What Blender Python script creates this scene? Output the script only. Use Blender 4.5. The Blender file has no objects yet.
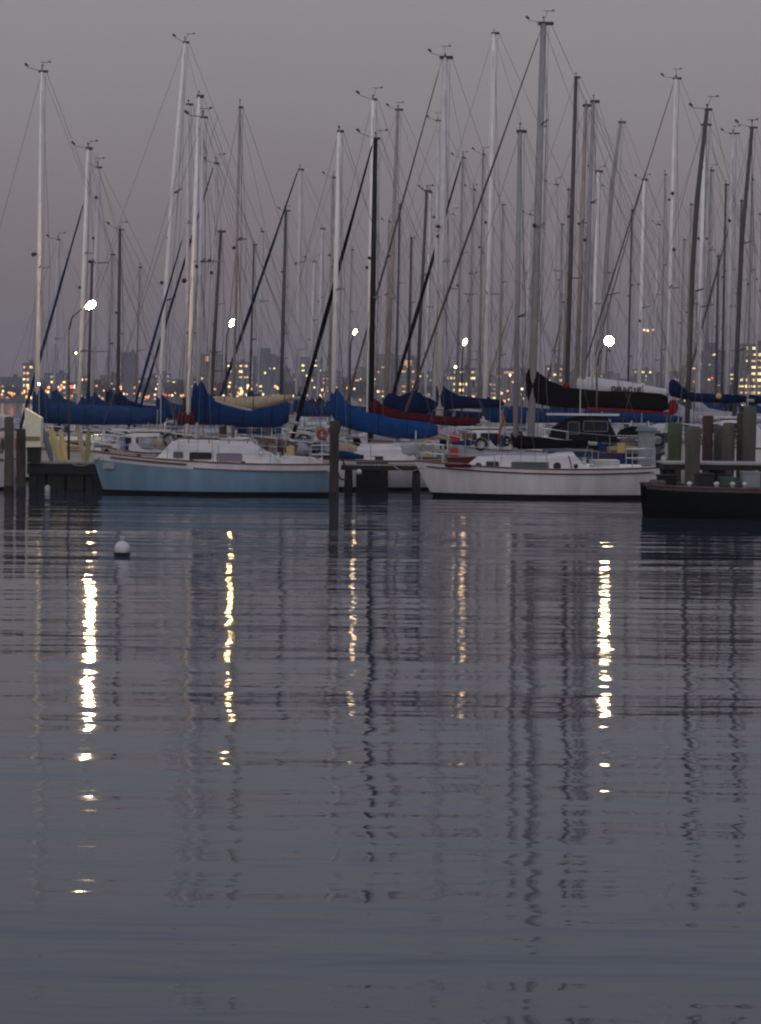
import bpy, math, random
from mathutils import Vector, Matrix
R = math.radians
random.seed(7)
sc = bpy.context.scene
col = sc.collection

# ------------------------------------------------------------------ camera
F = 2400.0; CX, CY = 380.5, 512.0; CAMH = 3.2; HOR = 400.0
PITCH = math.atan((CY - HOR) / F); ROLL = R(0.6)
fw = Vector((0, math.cos(PITCH), -math.sin(PITCH)))
rt0 = Vector((1, 0, 0)); up0 = Vector((0, math.sin(PITCH), math.cos(PITCH)))
rt = rt0 * math.cos(ROLL) + up0 * math.sin(ROLL)
up = up0 * math.cos(ROLL) - rt0 * math.sin(ROLL)
EYE = Vector((0, 0, CAMH))
def W(px, py, D):
    d = fw * F + rt * (px - CX) + up * (CY - py)
    return EYE + d * (D / d.y)
def PM(D):            # pixels per metre at depth D
    return F / D
def pxw(p, D):        # size in metres of p pixels
    return p * D / F
cam = bpy.data.cameras.new('camera'); cam.sensor_width = 36; cam.sensor_fit = 'HORIZONTAL'
cam.lens = 36 * F / 761; cam.clip_end = 30000; cam.clip_start = 0.5
co = bpy.data.objects.new('camera', cam); col.objects.link(co)
m = Matrix((rt, up, -fw)).transposed().to_4x4(); m.translation = EYE; co.matrix_world = m
sc.camera = co

# ------------------------------------------------------------------ materials
MATS = {}
def mat(name, c, rough=0.5, metal=0.0, var=0.15, scale=3.0, bump=0.0, spec=0.5, coat=0.0, dirt=None, stretch=(1, 1, 1)):
    if name in MATS: return MATS[name]
    m = bpy.data.materials.new(name); m.use_nodes = True; n = m.node_tree.nodes; l = m.node_tree.links
    b = n['Principled BSDF']; b.inputs['Roughness'].default_value = rough; b.inputs['Metallic'].default_value = metal
    b.inputs['Specular IOR Level'].default_value = spec; b.inputs['Coat Weight'].default_value = coat
    tc = n.new('ShaderNodeTexCoord'); mp = n.new('ShaderNodeMapping'); mp.inputs['Scale'].default_value = stretch
    nz = n.new('ShaderNodeTexNoise'); nz.inputs['Scale'].default_value = scale; nz.inputs['Detail'].default_value = 6
    nz.inputs['Roughness'].default_value = 0.6
    l.new(tc.outputs['Object'], mp.inputs['Vector']); l.new(mp.outputs['Vector'], nz.inputs['Vector'])
    rp = n.new('ShaderNodeValToRGB'); rp.color_ramp.elements[0].position = 0.3; rp.color_ramp.elements[1].position = 0.7
    lo = dirt if dirt else [x * (1 - var) for x in c]; hi = [min(1, x * (1 + var)) for x in c]
    rp.color_ramp.elements[0].color = (*lo, 1); rp.color_ramp.elements[1].color = (*hi, 1)
    l.new(nz.outputs['Fac'], rp.inputs['Fac']); l.new(rp.outputs['Color'], b.inputs['Base Color'])
    if bump:
        bp = n.new('ShaderNodeBump'); bp.inputs['Strength'].default_value = 1; bp.inputs['Distance'].default_value = bump
        l.new(nz.outputs['Fac'], bp.inputs['Height']); l.new(bp.outputs['Normal'], b.inputs['Normal'])
    MATS[name] = m; return m
def emit(name, c, s, sample=True):
    if name in MATS: return MATS[name]
    m = bpy.data.materials.new(name); m.use_nodes = True; n = m.node_tree.nodes
    b = n['Principled BSDF']; b.inputs['Base Color'].default_value = (0.3, 0.3, 0.3, 1)
    b.inputs['Emission Color'].default_value = (*c, 1); b.inputs['Emission Strength'].default_value = s
    if not sample: m.cycles.emission_sampling = 'NONE'
    MATS[name] = m; return m

mat('alu_white', (.82, .76, .70), .45, 0, .10, 2)
mat('alu_grey', (.27, .25, .245), .5, 0, .15, 2)
mat('alu_pale', (.58, .53, .52), .45, 0, .12, 2)
mat('alu_dark', (.075, .066, .066), .6, 0, .2, 2, spec=.3)
mat('alu_tan', (.30, .24, .20), .5, 0, .2, 2)
mat('spar_black', (.010, .007, .007), .5, 0, .2, 2, spec=.2)
mat('spar_brown', (.06, .03, .025), .45, 0, .3, 4)
mat('wire', (.12, .11, .11), .5, .4, .1)
mat('steel', (.5, .5, .5), .3, .8, .1)
mat('black_fit', (.02, .02, .02), .5)
mat('hull_white', (.60, .56, .56), .38, 0, .06, 1.6, dirt=(.47, .43, .41), stretch=(1.4, 1.4, .25))
mat('hull_cream', (.42, .39, .34), .35, 0, .08, .8)
mat('hull_grey', (.36, .36, .38), .4, 0, .08, .8)
mat('hull_blue', (.155, .26, .335), .4, 0, .10, .9, dirt=(.105, .175, .225), stretch=(1.6, 1.6, .25))
mat('hull_navy', (.012, .025, .07), .3, 0, .1, .8)
mat('hull_maroon', (.14, .012, .02), .35, 0, .2, .8)
mat('hull_black', (.005, .005, .006), .6, 0, .2, 1, spec=.06)
mat('boot', (.005, .006, .007), .7, spec=.1)
mat('deck_white', (.62, .60, .58), .55, 0, .08, 3)
mat('cabin_white', (.60, .56, .55), .45, 0, .06, 2, dirt=(.48, .45, .43))
mat('cabin_dull', (.42, .40, .38), .5, 0, .15, 2)
mat('cabin_tan', (.33, .27, .21), .6, 0, .2, 2)
mat('teak', (.12, .065, .04), .6, 0, .3, 6)
mat('glass_dark', (.008, .009, .013), .3, 0, .1, spec=.15)
mat('glass_mauve', (.16, .11, .15), .15, 0, .15, 4)
mat('glass_grey', (.06, .065, .07), .3, spec=.2)
mat('cloth_blue', (.004, .024, .083), .8, 0, .25, 5, spec=.1, bump=.03)
mat('cloth_bright', (.003, .038, .14), .8, 0, .25, 5, spec=.1, bump=.03)
mat('cloth_navy', (.004, .011, .040), .8, 0, .3, 5, spec=0.0, bump=.03)
mat('cloth_black', (.004, .004, .005), .85, 0, .3, 5, spec=0.0, bump=.03)
mat('cloth_maroon', (.055, .008, .012), .8, 0, .3, 5, spec=0.0, bump=.03)
mat('cloth_red', (.15, .008, .013), .8, 0, .2, 5, spec=.1, bump=.02)
mat('cloth_tan', (.34, .27, .17), .85, 0, .2, 5, spec=.1, bump=.03)
mat('cloth_white', (.47, .45, .46), .8, 0, .08, 5, spec=.1, bump=.02)
mat('cloth_grey', (.28, .28, .30), .8, 0, .15, 5, spec=.1, bump=.02)
mat('orange', (.30, .05, .02), .6)
mat('yellow', (.50, .38, .14), .6, 0, .15, 5)
mat('cream_paint', (.72, .66, .46), .5, 0, .1, 4)
mat('olive', (.20, .18, .06), .7)
mat('pile', (0.0395, 0.0256, 0.0187), .9, 0, .5, 4, bump=.03, stretch=(1, 1, .2))
mat('pile_red', (0.0527, 0.0209, 0.0179), .9, 0, .4, 4, bump=.03, stretch=(1, 1, .2))
mat('pile_grey', (0.079, 0.0674, 0.0536), .9, 0, .35, 4, bump=.03, stretch=(1, 1, .2))
mat('pile_green', (0.0527, 0.0651, 0.0268), .9, 0, .35, 4, bump=.03, stretch=(1, 1, .2))
mat('plank', (.25, .23, .20), .85, 0, .3, 3, bump=.01, stretch=(6, 1, 1))
mat('dark_timber', (.013, .011, .010), .9, 0, .4, 4, bump=.02)
mat('concrete', (.34, .32, .29), .9, 0, .2, 2)
mat('rubber', (.008, .008, .009), .8, spec=.2)
mat('barge_hull', (.003, .0045, .004), .7, 0, .4, 2, spec=.08)
mat('barge_rail', (.09, .05, .04), .7, 0, .35, 4)
mat('slate', (.10, .13, .16), .6)
mat('galv', (.22, .225, .235), .5, .4, .15, 4)
mat('rope', (.3, .27, .2), .9)
mat('red_paint', (.4, .03, .03), .5)
mat('green_net', (.03, .07, .045), .9)
emit('lamp_main', (1.0, .74, .42), 600)
emit('lamp_gold', (1.0, .66, .28), 200)
emit('lamp_faint', (1.0, .66, .34), 16)
emit('lamp_mid', (1.0, .78, .46), 140)
emit('lamp_small', (1.0, .70, .36), 45)
emit('lamp_tiny', (1.0, .80, .52), 9)

# ------------------------------------------------------------------ mesh builder
class MB:
    def __init__(s): s.v = []; s.f = []; s.mi = []
    def add(s, vs, fs, k=0):
        o = len(s.v); s.v += [tuple(v) for v in vs]
        for f in fs: s.f.append(tuple(i + o for i in f)); s.mi.append(k)
        return s
    def box(s, c, d, k=0, rot=None):
        cx, cy, cz = c; x, y, z = d[0] / 2, d[1] / 2, d[2] / 2
        vs = [Vector(p) for p in [(-x, -y, -z), (x, -y, -z), (x, y, -z), (-x, y, -z), (-x, -y, z), (x, -y, z), (x, y, z), (-x, y, z)]]
        if rot is not None: vs = [rot @ v for v in vs]
        s.add([(v.x + cx, v.y + cy, v.z + cz) for v in vs],
              [(0, 3, 2, 1), (4, 5, 6, 7), (0, 1, 5, 4), (1, 2, 6, 5), (2, 3, 7, 6), (3, 0, 4, 7)], k); return s
    def tube(s, pts, rs, n=6, k=0, flat=1.0):
        pts = [Vector(p) for p in pts]
        if not hasattr(rs, '__len__'): rs = [rs] * len(pts)
        rings = []
        for i, p in enumerate(pts):
            a = pts[max(i - 1, 0)]; b = pts[min(i + 1, len(pts) - 1)]; t = (b - a)
            if t.length < 1e-9: t = Vector((0, 0, 1))
            t.normalize(); ref = Vector((0, 1, 0)) if abs(t.y) < .9 else Vector((1, 0, 0))
            u = t.cross(ref).normalized(); w = u.cross(t).normalized()
            rings.append([p + u * (math.cos(2 * math.pi * j / n) * rs[i]) + w * (math.sin(2 * math.pi * j / n) * rs[i] * flat) for j in range(n)])
        s.loft(rings, k); return s
    def loft(s, rings, k=0, cap=True):
        n = len(rings[0]); vs = [v for r in rings for v in r]; fs = []
        for i in range(len(rings) - 1):
            for j in range(n):
                a = i * n + j; b = i * n + (j + 1) % n; fs.append((a, b, b + n, a + n))
        if cap: fs.append(tuple(range(n - 1, -1, -1))); fs.append(tuple((len(rings) - 1) * n + j for j in range(n)))
        s.add(vs, fs, k); return s
    def lathe(s, c, prof, n=12, k=0):
        s.loft([[(c[0] + r * math.cos(2 * math.pi * j / n), c[1] + r * math.sin(2 * math.pi * j / n), c[2] + z) for j in range(n)] for r, z in prof], k); return s
    def ball(s, c, r, n=10, k=0, sc3=(1, 1, 1), rot=None):
        rings = []
        for i in range(n // 2 + 1):
            a = math.pi * (i + .02) / (n // 2 + .04) - math.pi / 2
            ring = []
            for j in range(n):
                v = Vector((math.cos(a) * math.cos(2 * math.pi * j / n) * r * sc3[0], math.cos(a) * math.sin(2 * math.pi * j / n) * r * sc3[1], math.sin(a) * r * sc3[2]))
                if rot is not None: v = rot @ v
                ring.append(v + Vector(c))
            rings.append(ring)
        s.loft(rings, k); return s
    def prism(s, poly, y0, y1, k=0):     # poly in x,z ; extruded along y
        n = len(poly); vs = [(x, y0, z) for x, z in poly] + [(x, y1, z) for x, z in poly]
        fs = [tuple(range(n)), tuple(range(2 * n - 1, n - 1, -1))] + [(i, i + n, (i + 1) % n + n, (i + 1) % n) for i in range(n)]
        s.add(vs, fs, k); return s
    def torus(s, c, R_, r, axis='y', n=16, m=6, k=0):
        pts = []
        for i in range(n):
            a = 2 * math.pi * i / n; d = Vector((math.cos(a), 0, math.sin(a))) if axis == 'y' else (Vector((0, math.cos(a), math.sin(a))) if axis == 'x' else Vector((math.cos(a), math.sin(a), 0)))
            ax = {'y': Vector((0, 1, 0)), 'x': Vector((1, 0, 0)), 'z': Vector((0, 0, 1))}[axis]
            pts.append([Vector(c) + d * (R_ + r * math.cos(2 * math.pi * j / m)) + ax * (r * math.sin(2 * math.pi * j / m)) for j in range(m)])
        vs = [v for q in pts for v in q]; fs = []
        for i in range(n):
            for j in range(m):
                fs.append((i * m + j, i * m + (j + 1) % m, ((i + 1) % n) * m + (j + 1) % m, ((i + 1) % n) * m + j))
        s.add(vs, fs, k); return s
    def build(s, name, mats, parent=None, smooth=False, label=None):
        me = bpy.data.meshes.new(name); me.from_pydata(s.v, [], s.f)
        if isinstance(mats, str): mats = [mats]
        for q in mats: me.materials.append(MATS[q])
        for p, k in zip(me.polygons, s.mi): p.material_index = k; p.use_smooth = smooth
        me.update()
        import bmesh
        b = bmesh.new(); b.from_mesh(me); bmesh.ops.recalc_face_normals(b, faces=b.faces); b.to_mesh(me); b.free()
        o = bpy.data.objects.new(name, me); col.objects.link(o)
        if parent: o.parent = parent
        if label: o['label'] = label
        return o
def smooth_auto(o, ang=40):
    me = o.data
    for p in me.polygons: p.use_smooth = True
    try: me.set_sharp_from_angle(angle=R(ang))
    except Exception: pass
def tag(o, label, cat, group=None, kind=None):
    if label: o['label'] = label
    if cat: o['category'] = cat
    if group: o['group'] = group
    if kind: o['kind'] = kind
    return o
def empty(name, loc, label, cat, group=None, rz=0):
    o = bpy.data.objects.new(name, None); o.empty_display_size = .3; col.objects.link(o); o.location = loc
    o.rotation_euler = (0, 0, rz); return tag(o, label, cat, group)
def copy_tree(o, parent=None):
    c = o.copy(); col.objects.link(c)
    if parent: c.parent = parent
    for ch in list(o.children): copy_tree(ch, c)
    return c
def lerp(a, b, t): return a + (b - a) * t
def rrect(x0, x1, z0, z1, r, n=3):
    pts = []
    for cx, cz, a0 in ((x1 - r, z1 - r, 0), (x0 + r, z1 - r, 90), (x0 + r, z0 + r, 180), (x1 - r, z0 + r, 270)):
        for i in range(n + 1):
            a = R(a0 + 90 * i / n); pts.append((cx + r * math.cos(a), cz + r * math.sin(a)))
    return pts

# ------------------------------------------------------------------ boats
class Hull:
    """local frame: bow at x=x0 (left), stern at x=x0+L; z=0 water"""
    def __init__(s, x0, L, B, zb, zm, zs, rake=1.0, srake=.2, band=.2, boot=.12):
        s.__dict__.update(locals())
    def sheer(s, t): return s.zb * (1 - t) * (1 - 2 * t) + 4 * s.zm * t * (1 - t) + s.zs * t * (2 * t - 1)
    def hb(s, t):
        if t < .55: q = 1 - t / .55; f = max(0.0, 1 - q * q) ** .85
        else: f = 1 - .32 * ((t - .55) / .45) ** 2
        return s.B / 2 * max(f, .012)
    def t_of(s, x): return min(1, max(0, (x - s.x0) / s.L))
    def build(s, root, mh, mband, mboot='boot', mrail='teak', n=24, mdeck='deck_white'):
        b = MB(); N = n + 1
        rowsP = []
        for i in range(N):
            t = i / n; z1 = s.sheer(t); hbm = s.hb(t)
            zs = [z1, z1 - .05, z1 - s.band, z1 * .45, s.boot, 0, -.35]
            ring = []
            for z in zs:
                g0 = .62 + .30 * math.sin(math.pi * min(1, t * 1.1)); u = min(1, max(0, z / z1))
                g = lerp(g0, 1, u ** .6) if z >= 0 else g0 * .6
                x = s.x0 + s.L * t + s.rake * (1 - z / z1) ** 1.15 * (1 - t) ** 4 - s.srake * (1 - z / z1) * t ** 4
                ring.append((x, hbm * g, z))
            rowsP.append(ring)
        K = len(rowsP[0]); mk = [1, 1, 0, 0, 2, 2]
        for sg in (-1, 1):
            vs = [(x, y * sg, z) for r in rowsP for x, y, z in r]
            for k in range(K - 1):
                o = MB(); b.add(vs, [(i * K + k, (i + 1) * K + k, (i + 1) * K + k + 1, i * K + k + 1) for i in range(n)], mk[k])
        r = rowsP[-1]; b.add([(x, y, z) for x, y, z in r] + [(x, -y, z) for x, y, z in r], [tuple(list(range(K)) + [K + j for j in range(K - 1, -1, -1)])], 0)
        # drop unused duplicates
        o = b.build('hull', [mh, mband, mboot], root)
        import bmesh
        q = bmesh.new(); q.from_mesh(o.data); bmesh.ops.remove_doubles(q, verts=q.verts, dist=.0005)
        bmesh.ops.delete(q, geom=[v for v in q.verts if not v.link_faces], context='VERTS'); q.to_mesh(o.data); q.free(); smooth_auto(o, 35)
        d = MB(); rings = []
        for i in range(N):
            x, y, z = rowsP[i][0]; rings.append([(x, -y * .985, z - .03), (x, 0, z + .03), (x, y * .985, z - .03)])
        vs = [v for rr in rings for v in rr]
        d.add(vs, [(i * 3 + j, (i + 1) * 3 + j, (i + 1) * 3 + j + 1, i * 3 + j + 1) for i in range(n) for j in range(2)])
        d.build('deck', mdeck, root)
        if mrail:
            q = MB()
            for sg in (-1, 1): q.tube([(rowsP[i][0][0], rowsP[i][0][1] * sg, rowsP[i][0][2] + .015) for i in range(N)], .03, 5)
            q.build('toe_rail', mrail, root, True)
def cabin(root, H, prof, wfrac=.62, m_='cabin_white', name='cabin'):
    """prof: list of (x, ztop) local; returns function giving the y of the near side"""
    rings = []; info = []
    for x, zt in prof:
        t = H.t_of(x); zd = H.sheer(t) - .05; w = H.hb(t) * wfrac; h = zt - zd
        info.append((x, zd, zt, w))
        rings.append([(x, -w, zd), (x, -w * .92, zd + h * .86), (x, -w * .80, zt - .0), (x, 0, zt + .05), (x, w * .80, zt), (x, w * .92, zd + h * .86), (x, w, zd)])
    b = MB().loft(rings); o = b.build(name, m_, root); smooth_auto(o, 30)
    def side(x, z):
        for a, c in zip(info, info[1:]):
            if a[0] <= x <= c[0]:
                u = (x - a[0]) / max(1e-6, c[0] - a[0]); zd = lerp(a[1], c[1], u); zt = lerp(a[2], c[2], u); w = lerp(a[3], c[3], u)
                return -w * (1 - .08 * min(1, max(0, (z - zd) / max(.05, (zt - zd) * .86))))
        return -info[len(info) // 2][3]
    return side
def side_window(root, side, x0, x1, z0, z1, m_, r=.05, name='window', frame='galv'):
    poly = rrect(x0, x1, z0, z1, min(r, (z1 - z0) * .45, (x1 - x0) * .45)); n = len(poly)
    for sg in (1, -1):
        vs = [(x, sg * (side(x, z) - .014), z) for x, z in poly] + [(x, sg * (side(x, z) + .05), z) for x, z in poly]
        o = MB().add(vs, [tuple(range(n)), tuple(range(2 * n - 1, n - 1, -1))] + [(i, i + n, (i + 1) % n + n, (i + 1) % n) for i in range(n)]).build(name, m_, root)
        if frame and sg == 1: MB().tube([(x, side(x, z) - .012, z) for x, z in poly + poly[:1]], .014, 4).build('frame', frame, o)
def sail_cover(root, prof, m_, w=.20, name='sail_cover', y=0.0, ties=False):
    """prof: list of (x, ztop, zbot) local metres"""
    # resample
    pts = []
    for a, b in zip(prof, prof[1:]):
        k = max(2, int(abs(b[0] - a[0]) / .22))
        for i in range(k):
            u = i / k; pts.append(tuple(lerp(a[j], b[j], u) for j in range(3)))
    pts.append(prof[-1]); rings = []; n = 12
    for i, (x, zt, zb) in enumerate(pts):
        h = max(.05, (zt - zb) / 2); zc = (zt + zb) / 2; e = .7 if i in (0, len(pts) - 1) else 1
        wv = min(w, h) * (1 + .12 * math.sin(i * 2.1) + random.uniform(-.06, .06)) * e; hh = h * (1 + random.uniform(-.02, .02)) * e
        ring = []
        for j in range(n):
            a = 2 * math.pi * j / n; sx = math.cos(a); sz = math.sin(a)
            wd = wv * (1 - .45 * max(0, sz))       # thinner at the top
            ring.append((x, y + wd * sx, zc + hh * sz))
        rings.append(ring)
    o = MB().loft(rings).build(name, m_, root, True)
    if ties:
        for i in range(3, len(rings) - 1, 4):
            r_ = rings[i]; cx = sum(v[0] for v in r_) / n; cy = sum(v[1] for v in r_) / n; cz = sum(v[2] for v in r_) / n
            MB().tube([(cx, cy + (v[1] - cy) * 1.03, cz + (v[2] - cz) * 1.03) for v in r_ + r_[:1]], .012, 4).build('tie', 'cloth_black', o)
    return o
def rail_sets(root, H, step=1.7, hgt=.62):
    b = MB(); L = H.L; xs = []; x = H.x0 + .9
    while x < H.x0 + L - .6: xs.append(x); x += step
    for sg in (-1, 1):
        tops = []
        for x in xs:
            t = H.t_of(x); z = H.sheer(t); y = sg * (H.hb(t) - .06); b.tube([(x, y, z), (x, y, z + hgt)], .013, 4); tops.append((x, y, z))
        if len(tops) > 1:
            for f in (1, .55): b.tube([(x, y, z + hgt * f) for x, y, z in tops], .007, 4)
    b.build('lifelines', 'steel', root)
    def arc(x_end, x_in, nm):
        q = MB(); te, ti = H.t_of(x_end), H.t_of(x_in); ze, zi = H.sheer(te), H.sheer(ti); yi = H.hb(ti) - .05; ye = max(.12, H.hb(te) * .8)
        for f in (1, .5):
            q.tube([(x_in, -yi, zi + hgt * f), (lerp(x_in, x_end, .75), -lerp(yi, ye, .7), lerp(zi, ze, .7) + hgt * f), (x_end, -ye * .5, ze + hgt * f), (x_end, ye * .5, ze + hgt * f), (lerp(x_in, x_end, .75), lerp(yi, ye, .7), lerp(zi, ze, .7) + hgt * f), (x_in, yi, zi + hgt * f)], .016, 5)
        for sg in (-1, 1):
            q.tube([(x_in, sg * yi, zi), (x_in, sg * yi, zi + hgt)], .016, 5); q.tube([(x_end, sg * ye * .5, ze), (x_end, sg * ye * .5, ze + hgt)], .016, 5)
        q.build(nm, 'steel', root)
    arc(H.x0 + .05, H.x0 + .95, 'pulpit'); arc(H.x0 + L - .08, H.x0 + L - .9, 'pushpit')

def clutter(root, H, n):
    kinds = ['fender', 'jerry_can', 'winch', 'rolled_sail', 'steering_wheel', 'outboard_motor', 'horseshoe_buoy', 'canvas_bundle', 'locker', 'flag_pole']
    for i in range(n):
        k = random.choice(kinds); t = random.uniform(.08, .95); x = H.x0 + H.L * t; z = H.sheer(t); hb = H.hb(t)
        if k == 'fender': MB().lathe((x, -hb - .10, z - .55), [(.03, 0), (.10, .06), (.10, .42), (.03, .5)], 8).build(k, random.choice(['hull_white', 'cloth_blue', 'cloth_navy']), root, True)
        elif k == 'jerry_can': MB().box((x, -hb + .18, z + .2), (.28, .16, .36)).build(k, random.choice(['red_paint', 'cloth_blue', 'yellow']), root)
        elif k == 'winch': MB().lathe((x, -hb * .75, z + .25), [(.09, 0), (.06, .05), (.06, .12), (.09, .16)], 8).build(k, 'steel', root, True)
        elif k == 'rolled_sail': MB().tube([(x - .8, -hb + .25, z + .14), (x, -hb + .28, z + .2), (x + .8, -hb + .25, z + .12)], [.09, .15, .07], 8).build(k, random.choice(['cloth_blue', 'cloth_tan', 'cloth_white', 'cloth_grey']), root, True)
        elif k == 'steering_wheel': MB().torus((H.x0 + H.L * .84, 0, H.sheer(.84) + .75), .38, .025, 'x').build(k, 'steel', root, True)
        elif k == 'outboard_motor':
            x = H.x0 + H.L - .15; z = H.sheer(1); o = MB().box((x, -.7, z + .55), (.24, .3, .34)).build(k, 'black_fit', root); MB().box((x, -.7, z + .1), (.10, .10, .6)).build('shaft', 'steel', o)
        elif k == 'horseshoe_buoy': MB().torus((H.x0 + H.L * .9, -H.hb(.9), H.sheer(.9) + .5), .2, .06).build(k, random.choice(['cloth_tan', 'cloth_grey', 'cloth_white']), root, True)
        elif k == 'canvas_bundle': MB().ball((x, -hb * .5, z + .35), .32, 9, sc3=(1.3, .7, .8)).build(k, random.choice(['cloth_navy', 'cloth_grey', 'cloth_tan', 'spar_brown']), root, True)
        elif k == 'locker': MB().box((x, -hb * .3, z + .42), (random.uniform(.4, .9), .5, random.uniform(.2, .45))).build(k, random.choice(['teak', 'cabin_white', 'cloth_grey']), root)
        else: MB().tube([(x, -hb + .1, z), (x + .05, -hb + .1, z + random.uniform(1, 1.9))], .018, 5).build(k, 'steel', root)

def sailboat(lab, D, top, ref, w, mcol, jib=None, spr=(), cover=None, cov_col=None, hull=None, Hobj=None, cab=None,
             hcol='hull_white', band=None, name='sailboat', yaw=0.0, bend=None, rig=True, vane=True, plain=False,
             mast_z=None, refl=(), crane=None, group='sailboats moored in the marina', dodger=None, flip=False, forestay_x=None, bal=None, spw=None, bow=None, wires=1.0):
    B0 = W(ref[0], ref[1], D); T0 = W(top[0], top[1], D)
    zdeck = 1.55 if mast_z is None else mast_z
    dxdz = (T0.x - B0.x) / (T0.z - B0.z); xb = B0.x - dxdz * (B0.z)        # foot at the water
    org = Vector((xb, D, 0)); root = empty(name, org, lab, 'sailboat', group, yaw)
    def loc(px, py): p = W(px, py, D); return Vector((p.x - org.x, 0, p.z))
    tp = Vector((T0.x - xb, 0, T0.z)); ft = Vector((dxdz * zdeck, 0, zdeck))
    sgn = -1 if not flip else 1
    Hm = tp.z
    # mast
    r = pxw(w, D) / 2
    b = MB(); pts = [ft]
    if bend:
        for bx, by in bend: pts.append(loc(bx, by))
    else: pts += [ft.lerp(tp, .5)]
    pts.append(tp); nn = len(pts)
    b.tube(pts, [r * (1 if i < nn - 1 else .78) for i in range(nn)], 8, flat=1.3)
    mo = b.build('mast', mcol, root, True)
    if rig:
        MB().tube([tp + Vector((r + .05, -.04, -.1)), ft + Vector((r + .12, -.04, .2))], .007, 4).build('halyard', 'wire', root)
        if plain and random.random() < .08:
            u = random.uniform(.35, .6); c = ft.lerp(tp, u) + Vector((-r - .2, 0, 0)); o = MB().lathe(tuple(c), [(.05, -.12), (.22, -.08), (.24, .02), (.12, .1), (.02, .12)], 10).build('radar_dome', 'cabin_dull', root, True)
        if random.random() < .6:
            c = ft.lerp(tp, random.uniform(.5, .75)) + Vector((-r - .05, 0, 0)); MB().lathe(tuple(c), [(.03, -.05), (.06, -.04), (.06, .05), (.03, .07)], 8).build('mast_light', 'black_fit', root, True)
    # mast head
    b = MB(); b.box((tp.x + r * .6, 0, tp.z + .02), (r * random.uniform(2.4, 4.2), r * 1.6, random.uniform(.06, .12))); ah = random.uniform(.12, .3); b.tube([tp, tp + Vector((0, 0, ah))], .014, 5); b.ball(tp + Vector((0, 0, ah)), random.uniform(.03, .05), 8)
    if crane: b.box((tp.x, 0, tp.z + .02), (pxw(crane, D), .1, pxw(3, D)))
    b.build('masthead', 'black_fit', root)
    if vane and random.random() < .65:
        v0 = MB(); a = tp + Vector((-.1, 0, .05)); e = a + Vector((-random.uniform(.25, .48), 0, random.uniform(.02, .2)))
        v0.tube([a, e], .010, 4); v0.tube([e, e + Vector((-.02, 0, .09))], .012, 4); v0.box(e + Vector((-.08, 0, .11)), (.16, .02, .09), rot=Matrix.Rotation(.7, 3, 'Y'))
        h = tp + Vector((random.uniform(-.1, .2), 0, random.uniform(.3, .5))); v0.tube([h + Vector((-.14, 0, 0)), h + Vector((.24, 0, 0))], .011, 4); v0.box(h + Vector((.22, 0, .02)), (.10, .01, .06)); v0.tube([tp + Vector((.02, 0, .1)), h], .008, 4)
        v0.build('wind_vane', 'black_fit', root)
    # hull
    if Hobj is None:
        Hd = Hm * .80; L = min(13.5, max(7.5, Hd)); J = L * .37
        if bow is not None: x0 = loc(bow, 440).x; L = max(7.0, -x0 * 2.6)
        elif forestay_x is not None: x0 = forestay_x; L = max(7.5, min(14, -x0 * 2.65))
        else: x0 = -J if not flip else -(L - J)
        zb = .95 + .05 * L; Hh = Hull(x0, L, L * .31, zb, zb * .80, zb * .84, rake=.11 * L, srake=random.choice([.3, -.3, .2]))
    else: Hh = Hobj
    Hh.build(root, hcol, band or hcol, n=16 if plain else 26, mrail='teak' if random.random() < .6 else 'alu_grey')
    L = Hh.L; x0 = Hh.x0
    if cab is None:
        zc = Hh.sheer(.4) + .42
        pr = [(x0 + L * .27, Hh.sheer(.27) + .03), (x0 + L * .33, zc - .05), (x0 + L * .5, zc + .03), (x0 + L * .66, zc + .06), (x0 + L * .70, Hh.sheer(.7) + .05)]
        sd = cabin(root, Hh, pr, .62, random.choice(['cabin_white', 'cabin_dull', 'hull_grey', 'hull_grey', 'cabin_tan']))
        z1 = zc - .08; z0 = z1 - .2
        side_window(root, sd, x0 + L * .36, x0 + L * .45, z0, z1, 'glass_dark', frame=None)
        side_window(root, sd, x0 + L * .48, x0 + L * .62, z0, z1, 'glass_dark', frame=None)
        q = MB(); q.box((x0 + L * .42, 0, zc + .08), (.6, .6, .08)); q.build('hatch', 'glass_grey', root)
    else: cab(root, Hh)
    rail_sets(root, Hh, 1.7 if not plain else 2.3)
    if dodger:
        t = .68; xd = x0 + L * t; zd = Hh.sheer(t) + .25; wv = Hh.hb(t) * .62
        rings = []
        for xx, hh in ((-.75, .05), (-.45, .62), (0, .78), (.35, .74)):
            rings.append([(xd + xx, -wv, zd), (xd + xx, -wv * .95, zd + hh * .8), (xd + xx, -wv * .6, zd + hh), (xd + xx, wv * .6, zd + hh), (xd + xx, wv * .95, zd + hh * .8), (xd + xx, wv, zd)])
        o = MB().loft(rings).build('dodger', dodger, root); smooth_auto(o, 50)
        q = MB(); q.box((xd - .02, -wv * .985 - .01, zd + .34), (.42, .02, .24)); q.build('dodger_window', 'glass_grey', o)
    if D > 80.5: clutter(root, Hh, 22 if D < 100 else 6)
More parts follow.
